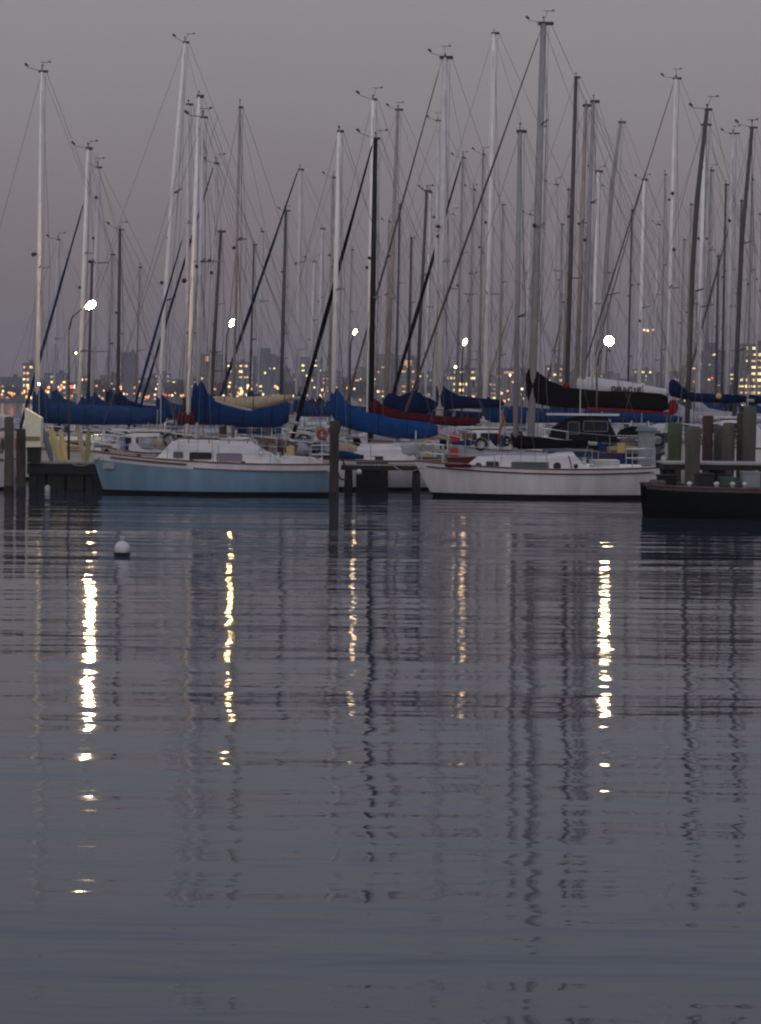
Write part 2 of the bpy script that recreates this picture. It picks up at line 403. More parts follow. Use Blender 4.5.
    # rigging
    if rig:
        fx = x0 + .08 if not flip else x0 + L - .08; bx = x0 + L - .1 if not flip else x0 + .1
        zf = Hh.sheer(0 if not flip else 1); zk = Hh.sheer(1 if not flip else 0)
        wr = .0072 * wires
        ftop = tp
        fbot = Vector((fx, 0, zf))
        if jib:
            (jx0, jy0, jx1, jy1), jw, jc = jib[:3]
            a, c = loc(jx0, jy0), loc(jx1, jy1); d = (c - a) / (a.z - c.z)
            ztar = zf + .3; fb = c + d * (c.z - ztar) if c.z > ztar else c
            js = pxw(jw, D) / 2
            q = MB(); k = 14; q.tube([a.lerp(fb, i / k) for i in range(k + 1)], [js * (.35 + .65 * min(1, 2.0 * i / k)) * (1 + .08 * math.sin(i * 1.7)) for i in range(k + 1)], 7)
            q.build('furled_jib', jc, root, True)
            q = MB(); q.lathe((fb.x, 0, fb.z - .22), [(.03, -.06), (.10, -.05), (.10, .12), (.03, .14)], 8); q.build('furler', 'black_fit', root)
            q = MB(); q.tube([a + (a - fb).normalized() * ((tp.z - a.z) * .98 if tp.z > a.z else .1), a], wr, 4)
            q.tube([fb, Vector((fb.x + d.x * .3, 0, zf))], wr * 1.5, 4); q.build('forestay', 'wire', root)
        else:
            MB().tube([tp, fbot], wr, 4).build('forestay', 'wire', root)
        MB().tube([tp + Vector((r * 2 * -sgn, 0, 0)), Vector((bx, 0, zk + .1))], wr, 4).build('backstay', 'wire', root)
        # spreaders + shrouds
        sp = [loc(ref[0], y).z for y in spr] or ([tp.z * .55] if Hm < 12 else [tp.z * .38, tp.z * .68])
        t = Hh.t_of(0); hbm = max(.8, Hh.hb(t) - .12); zd = Hh.sheer(t)
        arms = []
        for z in sp:
            u = (z - ft.z) / (tp.z - ft.z); c = ft.lerp(tp, u); ln = hbm * (.85 if z < tp.z * .5 else .65)
            q = MB()
            for sg in (-1, 1): q.tube([c, c + Vector((.32 * (1 if sg > 0 else .7), sg * ln, .08))], [.035, .022], 5)
            q.build('spreader', 'alu_dark' if random.random() < .6 else 'alu_grey', root); arms.append((c, ln))
        for sg in (-1, 1):
            q = MB(); path = [tp] + [c + Vector((.32 * (1 if sg > 0 else .7), sg * ln, .08)) for c, ln in sorted(arms, key=lambda a: -a[0].z)] + [Vector((.12, sg * hbm, zd))]
            q.tube(path, wr, 4); lo = sorted(arms, key=lambda a: a[0].z)[0][0]
            q.tube([lo, Vector((-.55, sg * hbm * .98, zd))], wr, 4); q.tube([lo, Vector((.65, sg * hbm * .98, zd))], wr, 4)
            q.build('shroud', 'wire', root)
        for (rx, ry) in refl:
            p = loc(rx, ry); MB().ball((p.x, -.3, p.z), .09, 8).build('radar_reflector', 'black_fit', root)
    # boom + cover
    if cover is not None or cov_col:
        cc = cov_col or 'cloth_blue'
        if cover is not None:
            prof = []
            for x, yt, yb in cover: a = loc(x, yt); c = loc(x, yb); prof.append((a.x, a.z, c.z))
        else:
            s_ = 1 if not flip else -1
            zb_ = zdeck + .95; Lb = L * .38; x_ = dxdz * zb_
            pk = random.uniform(.75, 1.25)
            prof = [(x_ - .12 * s_, zb_ + pk, zb_ - .14), (x_ + .16 * s_, zb_ + pk * .95, zb_ - .2), (x_ + .55 * s_, zb_ + pk * .55, zb_ - .22), (x_ + 1.3 * s_, zb_ + .33, zb_ - .22), (x_ + Lb * s_, zb_ + .14, zb_ - .16)]
        sail_cover(root, prof, cc, ties=cover is not None)
        a, e = prof[0], prof[-1]; ex = .3 if e[0] > a[0] else -.3
        MB().tube([(a[0], 0, a[2] + .1), (e[0] + ex, 0, e[2] + .08)], .06, 8).build('boom', 'alu_grey', root)
        if rig:
            MB().tube([(e[0], 0, e[2]), (e[0] - .2 * (1 if ex > 0 else -1), 0, Hh.sheer(.8) + .1)], .012, 4).build('mainsheet', 'rope', root)
            MB().tube([(e[0] + ex, 0, e[1]), tuple(tp)], wr * .8, 4).build('topping_lift', 'wire', root)
    return root, org, loc, Hh

def extra(root, loc):  # no-op hook
    return root

# ---- near blue boat (D=80)
D1 = 80.0
P1 = PM(D1)
def lx(px, org, D=D1): return W(px, 480, D).x - org.x
def lz(px, py, D=D1): return W(px, py, D).z
def blue_cabin(root, H):
    org = root.location
    X = lambda p: lx(p, org)
    Z = lambda p, y: lz(p, y)
    pr = [(X(157), H.sheer(H.t_of(X(157))) + .0), (X(163), Z(163, 453)), (X(171), Z(171, 443)), (X(185), Z(185, 440.5)), (X(240), Z(240, 442)), (X(252), Z(252, 443.5)), (X(262), Z(262, 449)), (X(284), Z(284, 462))]
    sd = cabin(root, H, pr, .60)
    side_window(root, sd, X(175), X(184.5), Z(180, 457.5), Z(180, 451.5), 'glass_grey', .04)
    side_window(root, sd, X(191), X(213), Z(200, 459), Z(200, 452), 'glass_dark', .05)
    side_window(root, sd, X(218), X(243), Z(230, 461), Z(230, 453), 'glass_mauve', .07)
    q = MB()
    for sg in (-1, 1):
        q.tube([(X(172), sg * .62, Z(172, 441) + .10), (X(248), sg * .62, Z(248, 443) + .10)], .02, 5)
        for p in (172, 190, 210, 230, 248): q.tube([(X(p), sg * .62, Z(p, 443)), (X(p), sg * .62, Z(p, 442) + .10)], .015, 4)
    q.build('grab_rail', 'teak', root)
    q = MB(); q.box((X(232), 0, Z(232, 440)), (.8, .75, .12)); q.build('hatch', 'cabin_white', root)
    # cockpit coaming
    for sg in (-1, 1):
        q = MB(); y = sg * (H.hb(.85) * .72)
        q.add([(X(282), y - .06, 1.0), (X(322), y - .06, 1.0), (X(322), y - .06, 1.22), (X(282), y - .06, 1.32), (X(282), y + .06, 1.0), (X(322), y + .06, 1.0), (X(322), y + .06, 1.22), (X(282), y + .06, 1.32)],
              [(0, 1, 2, 3), (4, 7, 6, 5), (3, 2, 6, 7), (0, 3, 7, 4), (1, 5, 6, 2)])
        q.build('cockpit_coaming', 'cabin_white', root)
    for p in (262, 279, 287):
        q = MB(); q.lathe((X(p), -H.hb(.8) * .70, 1.28 if p > 270 else 1.40), [(.09, 0), (.06, .05), (.06, .11), (.09, .15)], 10); q.build('winch', 'steel', root)
    # rubbing strake, fore half
    q = MB()
    for sg in (-1, 1):
        q.tube([(X(p), sg * (H.hb(H.t_of(X(p))) * .99 + .03), H.sheer(H.t_of(X(p))) - .10) for p in range(112, 200, 11)], .035, 5)
    q.build('rubbing_strake', 'teak', root)
    q = MB(); q.tube([(X(p), -(H.hb(H.t_of(X(p))) * .985 + .02), H.sheer(H.t_of(X(p))) - .21) for p in range(196, 331, 12)], .022, 5); q.build('cove_line', 'teak', root)
    # stowed outboard/rolled cloth in the cockpit, tiller
    q = MB(); q.tube([(X(262), -.1, 1.35), (X(266), -.1, 1.72), (X(268), -.1, 1.75)], [.16, .14, .05], 8); q.build('companionway_cloth', 'spar_brown', root)
    q = MB(); q.tube([(X(322), 0, 1.15), (X(303), 0, 1.5)], .028, 6); q.build('tiller', 'teak', root)
    q = MB(); q.box((X(110), -H.hb(H.t_of(X(110))) - .005, .93), (.42, .02, .2), rot=Matrix.Rotation(-.28, 3, 'Z')); 
    q.build('registration_patch', 'cloth_grey', root)
    for p, zz in ((141, 1.2), (194, 1.05), (245, 1.1)):
        q = MB(); t = H.t_of(X(p)); q.box((X(p), -H.hb(t) * 1.0 + .08, H.sheer(t) + .06), (.14, .05, .08)); q.build('cleat', 'black_fit', root)
    q = MB(); q.box((X(334), 0, .55), (.10, .30, 1.4)); q.build('rudder', 'hull_white', root)

B0 = W(198, 380, D1); T0 = W(203, 120, D1); sl = (T0.x - B0.x) / (T0.z - B0.z); xm = B0.x - sl * B0.z
H1 = Hull(W(92, 455, D1).x - xm, (W(337, 470, D1).x - W(92, 455, D1).x), 2.5, 1.38, 1.08, 1.06, rake=.42, srake=.05, band=.24, boot=.13)
sailboat('pale blue hulled sloop with white cabin moored nearest on the left', D1, (203, 118), (198, 380), 4.2, 'alu_pale', Hobj=H1, cab=blue_cabin,
         hcol='hull_blue', band='hull_white', spr=(262,), cov_col='cloth_blue', mast_z=1.85,
         cover=[(192, 392, 398), (194, 383, 424), (199, 380, 425), (204, 383, 425), (207, 392, 425), (215, 399, 425), (224, 405, 425), (236, 409, 426), (252, 409.5, 427), (272, 406, 427.5), (289, 402, 426)], refl=((185, 281),))

# ---- near white boat
def white_cabin(root, H):
    org = root.location; X = lambda p: lx(p, org); Z = lambda p, y: lz(p, y)
    pr = [(X(468), H.sheer(H.t_of(X(468))) + .0), (X(477), Z(477, 458)), (X(500), Z(500, 456.5)), (X(545), Z(545, 456)), (X(558), Z(558, 453.5)), (X(572), Z(572, 453)), (X(576), Z(576, 458)), (X(584), Z(584, 465)), (X(640), Z(640, 466))]
    sd = cabin(root, H, pr, .70)
    side_window(root, sd, X(485), X(497.5), Z(490, 467), Z(490, 461), 'glass_dark', .04)
    side_window(root, sd, X(510), X(546.5), Z(530, 469), Z(530, 461.5), 'glass_grey', .04)
    for p, r_ in ((477.5, .10), (555, .115), (573.5, .06)):
        side_window(root, sd, X(p) - r_, X(p) + r_, Z(p, 465.5) - r_, Z(p, 465.5) + r_, 'glass_dark', r_, name='porthole', frame='black_fit')
    for a, c in ((588, 619), (622, 640)):
        q = MB(); xm_ = (X(a) + X(c)) / 2; t = H.t_of(xm_); q.box((xm_, -H.hb(t) * .78, Z(a, 469.5)), (X(c) - X(a), .05, .12)); q.build('cockpit_cloth', 'cloth_navy', root)
    q = MB(); q.tube([(X(p), -(H.hb(H.t_of(X(p))) + .012), H.sheer(H.t_of(X(p))) - .14) for p in range(426, 651, 14)], .022, 5); q.build('cove_line', 'cloth_maroon', root)
    q = MB(); q.tube([(X(444), -.95, Z(444, 465)), (X(447), -1.0, Z(447, 465)), (X(469), -1.1, Z(469, 465)), (X(470), -1.1, Z(470, 465))], [.03, .06, .06, .03], 8); q.build('boat_hook_bag', 'cloth_maroon', root)
    for sg in (-1, 1): MB().tube([(X(484), sg * .6, Z(484, 454)), (X(548), sg * .6, Z(548, 453.5))], .02, 5).build('grab_rail', 'steel', root)
    q = MB(); q.tube([(X(566), -.9, Z(566, 455)), (X(568), -.95, Z(568, 462)), (X(570), -1.2, Z(570, 475))], .02, 5); q.build('mooring_line', 'cloth_red', root)
    q = MB(); q.lathe((X(590), -.75, Z(590, 465)), [(.1, 0), (.06, .05), (.06, .12), (.09, .16)], 10); q.build('winch', 'steel', root)
    q = MB(); q.lathe((X(582), -.75, Z(582, 462)), [(.1, 0), (.06, .05), (.06, .12), (.09, .16)], 10); q.build('winch', 'steel', root)
    q = MB(); q.box((X(604), 0, Z(598, 463)), (.9, 1.3, .22)); q.build('cockpit_locker', 'cabin_dull', root)
B0 = W(516, 400, D1); T0 = W(520, 132, D1); sl = (T0.x - B0.x) / (T0.z - B0.z); xm = B0.x - sl * B0.z
H2 = Hull(W(415, 465, D1).x - xm, (W(656, 470, D1).x - W(415, 465, D1).x), 2.6, 1.18, .98, 1.06, rake=.62, srake=-.25, band=.16, boot=.15)
r2, o2, loc2, _ = sailboat('white hulled sloop with row of dark windows moored nearest right of centre', D1, (520, 132), (516, 400), 5.4, 'alu_grey', Hobj=H2, cab=white_cabin,
         hcol='hull_white', spr=(317,), cov_col='cloth_black', mast_z=1.55, cover=[(512, 436, 444), (514, 434, 449), (525, 436, 449.5), (545, 438, 449), (566, 440, 448), (588, 440, 446)])

# ---- boats of the rows behind; D fixed where their covers or hulls show
def fixed(*a, **k): return sailboat(*a, **k)
fixed_rows = []   # (D, xmin, xmax)
def reg(root_tuple):
    root, org, loc, H = root_tuple; fixed_rows.append((org.y, org.x + H.x0, org.x + H.x0 + H.L)); return root_tuple
# bright blue cover, white mast
def cab3(root, H):
    org = root.location; X = lambda p: lx(p, org, 86); Z = lambda p, y: lz(p, y, 86)
    pr = [(X(322), H.sheer(.25)), (X(335), Z(335, 449)), (X(365), Z(365, 447)), (X(400), Z(400, 446.5)), (X(412), Z(412, 447)), (X(416), Z(416, 459))]
    sd = cabin(root, H, pr, .66)
    side_window(root, sd, X(344), X(383), Z(360, 459.5), Z(360, 455.5), 'glass_dark', .04)
    MB().box((X(378), 0, Z(378, 445)), (1.2, .7, .1)).build('hatch', 'cabin_white', root)
B0 = W(333, 390, 86); T0 = W(339, 132, 86); sl = (T0.x - B0.x) / (T0.z - B0.z); xm = B0.x - sl * B0.z
H3 = Hull(W(250, 465, 86).x - xm, W(446, 465, 86).x - W(250, 465, 86).x, 2.7, 1.25, 1.05, 1.08, rake=.8, srake=.2)
reg(sailboat('white sloop with bright blue sail cover and cream mast behind the tall brown piling', 86, (339, 132), (333.5, 390), 4.8, 'alu_white', Hobj=H3, cab=cab3, hcol='hull_white',
         spr=(290,), cov_col='cloth_bright', cover=[(330, 392, 420), (333, 387, 421), (338, 389, 424), (345, 400, 427), (356, 409, 431), (372, 413, 434), (392, 418, 438), (415, 421, 439.5), (438, 424, 437)]))
# tallest thick grey mast, black cover with red trim
r4, o4, l4, h4 = reg(sailboat('large yacht with the tallest thick grey mast and a long black sail cover', 92, (543.5, 24), (532.5, 385), 7.6, 'alu_grey', spr=(227, 125), hcol='hull_white', dodger='cloth_black',
         jib=((538, 38, 415, 385), 2.6, 'spar_brown'), forestay_x=None, bow=396, cov_col='cloth_black',
         cover=[(526, 370, 400), (531, 367, 402), (538, 372, 404), (550, 381, 406), (566, 387, 408), (600, 391, 409), (640, 392, 411), (668, 394, 413)], refl=((534, 226),), wires=1.2))
q = MB(); q.tube([tuple(l4(x, y) + Vector((0, -.16, 0))) for x, y in ((586, 408.5), (620, 410), (650, 412), (672, 414))], .05, 6); q.build('cover_trim', 'cloth_red', r4)
q = MB(); p = l4(673, 407); q.ball(p, .3, 10, sc3=(.7, .5, 1.0)); q.build('sail_bag', 'cloth_red', r4)
q = MB(); p = l4(566, 386); q.ball(p + Vector((0, -.1, 0)), .13, 10, sc3=(1.2, 1, .8)); q.build('mooring_ball', 'cloth_red', r4)
# black mast with maroon cover
reg(sailboat('sloop with a thick black mast and dark maroon sail cover, beside a cream mast', 90.5, (375.5, 139), (371, 400), 5.6, 'spar_black', spr=(298,), hcol='hull_maroon', cov_col='cloth_maroon', bow=288,
         jib=((372, 146, 296, 425), 4.4, 'cloth_black'), cover=[(370, 395, 415), (374, 398, 418), (384, 406, 420), (400, 411, 421), (430, 415, 424), (462, 417, 427), (480, 418, 424)]))
# mast 373 white
reg(sailboat('sailboat with tall cream mast standing against the left of the black mast', 95, (373, 100), (368.5, 410), 4.8, 'alu_white', spr=(298,), hcol='hull_grey', cov_col='cloth_navy', bow=286,
         cover=[(385, 396, 412), (389, 393, 413), (400, 396, 413), (416, 390, 413), (424, 396, 413), (436, 400, 411)]))
# big pale mast, blue cover
reg(sailboat('large sloop with very wide pale mast topped by a black crane', 99, (445, 58), (440, 385), 7.0, 'alu_pale', spr=(262,), hcol='hull_navy', cov_col='cloth_navy', crane=11, bow=347,
         jib=((439, 70, 378, 290), 2.4, 'alu_dark'), cover=[(436, 383, 410), (439, 381, 411), (447, 389, 410), (458, 395, 409), (478, 398, 408), (504, 400, 407)], refl=((438, 227),)))
# blue boat left behind
reg(sailboat('sloop with tall masthead mast and long blue sail cover at the far left', 93, (42, 72), (37, 386), 4.6, 'alu_white', spr=(268,), hcol='hull_cream', cov_col='cloth_blue', bow=-60,
         cover=[(33, 388, 422), (38, 387, 423), (44, 390, 423), (52, 402, 424), (80, 404, 425), (120, 406, 425), (166, 410, 424)], refl=((34.5, 255),)))
reg(sailboat('white sloop with a blue furled headsail left of the brightest lamp', 98, (88, 149), (79.5, 385), 4.2, 'alu_white', hcol='hull_white', cov_col='cloth_blue', bow=13,
         jib=((83, 205, 38, 365), 3.2, 'cloth_blue'), cover=[(78, 396, 418), (84, 397, 419), (92, 405, 420), (120, 408, 420), (140, 410, 419)], refl=((76, 353),)))
reg(sailboat('sloop with slanting cream mast and dark maroon cover, behind the blue sloop', 94.5, (199, 97), (188.5, 405), 4.6, 'alu_white', hcol='hull_white', cov_col='cloth_maroon', bow=98, spr=(262,),
         cover=[(177, 412, 424), (182, 411, 425), (196, 413, 425), (230, 412, 422)]))
# right hand boats: white cover with name
r5, o5, l5, h5 = reg(sailboat('yacht with a long white sail cover lettered in black', 97, (593.5, 102), (583, 385), 4.8, 'alu_grey', spr=(203,), hcol='hull_white', cov_col='cloth_white', bow=505,
         cover=[(577, 377, 392), (584, 376, 393), (600, 378, 394), (630, 382, 396), (655, 387, 397), (673, 390, 396)]))
r6 = reg(sailboat('sloop with dark leaning mast and navy sail cover above the right hand pilings', 89, (707, 110), (690, 385), 5.0, 'alu_dark', hcol='hull_white', cov_col='cloth_navy', bow=612, bend=((690.5, 330), (692.5, 270), (697, 200)), spr=(291,),
         cover=[(669, 380, 396), (674, 379, 397), (684, 388, 399), (694, 393, 402), (720, 394, 403), (746, 395, 403)]))
reg(sailboat('sailboat with the dark plain mast at the far right edge', 93.5, (752, 128), (736.5, 385), 4.4, 'alu_dark', hcol='hull_cream', cov_col='cloth_navy', bend=((738, 330), (742, 240)), bow=668,
         cover=[(745, 396, 403), (750, 395, 404), (775, 397, 404), (800, 398, 404)]))
reg(sailboat('sloop with a tan sail cover behind the blue boat boom', 88, (240, 108), (234, 375), 3.2, 'alu_tan', spr=(240,), hcol='hull_cream', cov_col='cloth_tan', bow=170,
         cover=[(212, 396, 408), (218, 396, 409), (245, 397, 411), (262, 396, 409), (292, 394, 400)]))
# ---- generic ones: greedy rows
G = [
 ('sailboat with a two-tone slim mast and reddish top right of the brightest lamp', (98, 168), (92.5, 385), 4.0, 'alu_pale', None, 'cloth_blue', 'hull_white', dict(refl=((98.5, 198), (92, 262)))),
 ('small boat with a thin dark brown mast directly below the brightest lamp', (92, 262), (88.5, 385), 3.0, 'spar_brown', None, 'cloth_navy', 'hull_cream', dict(vane=False)),
 ('small sloop with short dark grey mast between the brightest lamp and the slanted cream mast', (120, 230), (118, 385), 3.6, 'alu_dark', None, 'cloth_navy', 'hull_white', {}),
 ('tall sloop with a strongly slanting cream mast carrying the highest top on the left', (185, 42), (161, 380), 4.0, 'alu_white', None, 'cloth_blue', 'hull_white', dict(refl=((161, 283),), spr=(192, 300), bend=((163, 330), (172, 192)))),
 ('sloop with pale straight mast crossed by the warm lit slanting one', (188.5, 105), (186, 390), 4.0, 'alu_pale', ((182, 240, 150, 350), 3, 'cloth_blue'), 'cloth_navy', 'hull_white', {}),
 ('sailboat with pale thin mast hidden below by a short black mast', (216, 164), (209.5, 390), 3.0, 'alu_pale', ((213, 168, 150, 370), 2.6, 'cloth_navy'), 'cloth_blue', 'hull_white', dict(refl=((211, 261), (213, 273)))),
 ('small boat with a short black wooden mast left of the second lamp', (221, 232), (212, 382), 3.8, 'spar_brown', None, 'cloth_blue', 'hull_navy', dict(vane=False)),
 ('sloop with a short dark mast and wide head right of the second lamp', (286, 211), (281.5, 385), 3.8, 'alu_dark', None, 'cloth_blue', 'hull_white', {}),
 ('sloop with slim pinkish mast and long dark blue furled headsail crossing the second lamp', (300, 170), (296.5, 388), 3.2, 'alu_pale', ((297.5, 172, 228, 372), 3.2, 'cloth_navy'), 'cloth_blue', 'hull_white', {}),
 ('sailboat with a faint thin mast midway between pinkish mast and cream mast', (322, 229), (318, 390), 2.6, 'alu_pale', None, 'cloth_navy', 'hull_white', {}),
 ('sailboat with thin tan mast directly left of the cream mast with blue cover', (333, 178), (329.5, 390), 3.2, 'alu_tan', None, 'cloth_blue', 'hull_cream', {}),
 ('tall sloop with a tan mast right of the black mast', (398, 110), (387, 390), 4.2, 'alu_tan', None, 'cloth_navy', 'hull_white', dict(spr=(299,))),
 ('sloop with dark mast paired against a thin white mast left of the wide pale mast', (427, 191), (417, 392), 3.6, 'alu_dark', None, 'cloth_navy', 'hull_white', {}),
 ('sailboat with thin bright white mast left of the wide pale mast', (430, 193), (425.5, 392), 2.6, 'alu_white', None, 'cloth_white', 'hull_white', dict(spr=(307,))),
 ('small sloop with a short dark grey mast right of the tan mast', (411.5, 238), (408.5, 390), 3.2, 'alu_dark', None, 'cloth_blue', 'hull_white', {}),
 ('small sailboat with a thin pale mast touching the short dark grey mast', (406, 243), (403.5, 390), 2.4, 'alu_pale', None, 'cloth_blue', 'hull_cream', {}),
 ('sloop with a pale grey mast whose top stands just left of the black crane mast', (438, 121), (434.5, 388), 4.0, 'alu_pale', None, 'cloth_grey', 'hull_white', {}),
 ('sloop with slim grey mast and thick black furled headsail right of the wide pale mast', (463, 158), (457, 390), 3.0, 'alu_grey', ((461, 162, 393, 390), 3.8, 'cloth_black'), 'cloth_black', 'hull_white', {}),
 ('sailboat with a thin reddish mast close left of the tall pale mast', (483, 155), (479.5, 390), 2.6, 'alu_tan', None, 'cloth_blue', 'hull_white', {}),
 ('tall sloop with a pale pinkish mast whose vane is second highest', (494, 34), (485.5, 390), 5.2, 'alu_white', None, 'cloth_blue', 'hull_white', dict(spr=(294,))),
 ('sloop with dark mast and hooked head right of the tallest mast', (576, 78), (567, 388), 4.6, 'alu_dark', None, 'cloth_blue', 'hull_white', dict(spr=(278,))),
 ('sloop with brownish mast bent at its top, third right of the tallest mast', (586, 106), (576.5, 388), 4.8, 'alu_tan', None, 'cloth_blue', 'hull_navy', dict(vane=False)),
 ('sailboat with bright cream mast left of the round white lamp', (598, 172), (592, 388), 4.0, 'alu_white', None, 'cloth_white', 'hull_white', dict(spr=(304,))),
 ('sloop with strongly leaning grey mast directly above the round white lamp', (622, 122), (599.5, 388), 4.0, 'alu_grey', None, 'cloth_black', 'hull_white', dict(bend=((601.5, 334), (607.5, 248), (613, 180)), spr=(295,))),
 ('sailboat with slim white mast right of the round white lamp', (644, 180), (639, 388), 3.6, 'alu_white', ((644, 180, 600, 330), 1.6, 'wire'), 'cloth_grey', 'hull_white', dict(spr=(308,), refl=((638, 321),))),
 ('tall sloop with white mast two masts right of the round white lamp', (676, 79), (667, 388), 4.4, 'alu_white', ((673, 86, 640, 190), 1.8, 'alu_dark'), 'cloth_grey', 'hull_white', dict(spr=(288,), refl=((674.5, 250), (673, 194)))),
 ('sailboat with wide pale mast just right of the dark leaning mast', (705, 125), (698, 388), 5.0, 'alu_white', None, 'cloth_grey', 'hull_white', dict(spr=(307,))),
 ('sailboat with a slim grey mast behind the pale mast near the right', (711, 171), (705.5, 388), 3.4, 'alu_grey', None, 'cloth_blue', 'hull_white', dict(spr=(250,))),
 ('sloop with a broad bluish pale mast left of the right hand dark mast', (733, 134), (727, 388), 5.0, 'alu_pale', ((731, 220, 712, 290), 2.4, 'alu_dark'), 'cloth_navy', 'hull_white', dict(spr=(307,), refl=((730, 221),))),
 ('small sailboat with short dark T headed mast near the right', (718.5, 256), (716, 388), 3.0, 'alu_dark', None, 'cloth_navy', 'hull_cream', dict(vane=False)),
 ('small sailboat with dark T headed mast touching the right hand dark mast', (742, 201), (735, 388), 2.6, 'alu_dark', None, 'cloth_blue', 'hull_white', dict(vane=False)),
 ('sailboat with a faint mast between the tan mast and the black crane mast', (474, 190), (469, 390), 2.2, 'alu_tan', None, 'cloth_navy', 'hull_white', {}),
 ('sailboat with thin rust coloured mast just left of the dark hook headed mast', (569, 190), (563.5, 388), 2.8, 'alu_tan', ((562, 315, 548, 378), 2.6, 'teak'), 'cloth_blue', 'hull_white', {}),
 ('sailboat with a pale thin mast right of the tallest mast base', (530, 215), (526, 388), 3.0, 'alu_pale', ((513.5, 299, 488, 378), 2.8, 'cloth_tan'), 'cloth_grey', 'hull_white', {}),
 ('sailboat with faint thin mast between second and third lamps', (262, 232), (258, 388), 2.0, 'alu_pale', None, 'cloth_blue', 'hull_white', dict(vane=False)),
 ('small sailboat with a stubby pale mast left of the dark T headed mast', (684, 240), (680, 388), 2.4, 'alu_tan', None, 'cloth_blue', 'hull_white', dict(vane=False)),
 ('faint far sailboat with thin mast left of the blue furled headsail', (58, 240), (54, 390), 2.2, 'alu_pale', None, 'cloth_blue', 'hull_white', dict(vane=True)),
 ('faint far sailboat with thin mast between the brightest lamp and the short dark mast', (112, 255), (108, 390), 2.6, 'alu_grey', None, 'cloth_navy', 'hull_white', dict(vane=False)),
 ('faint far sailboat with thin mast left of the highest slanting mast', (140, 268), (136, 390), 1.8, 'alu_tan', None, 'cloth_grey', 'hull_white', dict(vane=True)),
 ('faint far sailboat with thin mast beside the second lamp, to its right', (254, 245), (250, 390), 2.2, 'alu_dark', None, 'cloth_blue', 'hull_white', dict(vane=False)),
 ('faint far sailboat with thin mast left of the third lamp near the pinkish mast', (314, 262), (310, 390), 2.6, 'alu_pale', None, 'cloth_navy', 'hull_white', dict(vane=True)),
 ('faint far sailboat with thin mast directly above the third lamp', (352, 250), (348, 390), 1.8, 'alu_grey', None, 'cloth_grey', 'hull_white', dict(vane=False)),
 ('faint far sailboat with thin mast between the black mast and the tall tan mast', (389, 222), (385, 390), 2.2, 'alu_tan', None, 'cloth_blue', 'hull_white', dict(vane=True)),
 ('faint far sailboat with thin mast touching the tall tan mast on its right', (400, 205), (396, 390), 2.6, 'alu_dark', None, 'cloth_navy', 'hull_white', dict(vane=False)),
 ('faint far sailboat with thin mast hugging the wide pale mast on its right', (453, 215), (449, 390), 1.8, 'alu_pale', None, 'cloth_grey', 'hull_white', dict(vane=True)),
 ('faint far sailboat with thin mast above the faint fourth lamp', (472, 225), (468, 390), 2.2, 'alu_grey', None, 'cloth_blue', 'hull_white', dict(vane=False)),
 ('faint far sailboat with thin mast right of the tall pale pinkish mast', (503, 205), (499, 390), 2.6, 'alu_tan', None, 'cloth_navy', 'hull_white', dict(vane=True)),
 ('faint far sailboat with thin mast left of the near white sloop mast', (512, 240), (508, 390), 1.8, 'alu_dark', None, 'cloth_grey', 'hull_white', dict(vane=False)),
 ('faint far sailboat with thin mast between the tallest mast and the hook headed mast', (556, 185), (552, 390), 2.2, 'alu_pale', None, 'cloth_blue', 'hull_white', dict(vane=True)),
 ('faint far sailboat with thin mast left of the rust coloured mast', (562, 225), (558, 390), 2.6, 'alu_grey', None, 'cloth_navy', 'hull_white', dict(vane=False)),
 ('faint far sailboat with thin mast above the round lamp, left of the leaning grey mast', (610, 190), (606, 390), 1.8, 'alu_tan', None, 'cloth_grey', 'hull_white', dict(vane=True)),
 ('faint far sailboat with thin mast just right of the leaning grey mast', (632, 210), (628, 390), 2.2, 'alu_dark', None, 'cloth_blue', 'hull_white', dict(vane=False)),
 ('faint far sailboat with thin mast between the two slim white masts on the right', (658, 225), (654, 390), 2.6, 'alu_pale', None, 'cloth_navy', 'hull_white', dict(vane=True)),
 ('faint far sailboat with thin mast left of the tall white mast', (665, 175), (661, 390), 1.8, 'alu_grey', None, 'cloth_grey', 'hull_white', dict(vane=False)),
 ('faint far sailboat with thin mast left of the dark leaning bent mast', (691, 205), (687, 390), 2.2, 'alu_tan', None, 'cloth_blue', 'hull_white', dict(vane=True)),
 ('faint far sailboat with thin mast left of the broad bluish pale mast', (726, 185), (722, 390), 2.6, 'alu_dark', None, 'cloth_navy', 'hull_white', dict(vane=False)),
 ('faint far sailboat with thin mast right of the dark mast at the right edge', (760, 215), (756, 390), 1.8, 'alu_pale', None, 'cloth_grey', 'hull_white', dict(vane=True)),
 ('faint far sailboat with thin mast behind the dark mast at the right edge', (752, 180), (748, 390), 2.2, 'alu_grey', None, 'cloth_blue', 'hull_white', dict(vane=False)),
]
rows = [102.5, 106.5, 110.5, 114.5, 118.5, 122.5, 126.5, 131, 135, 139, 143, 147, 151, 155, 159, 163, 167, 171, 175, 179, 183, 187, 191]
occ = {r: [] for r in rows}
order = sorted(range(len(G)), key=lambda i: G[i][1][1])
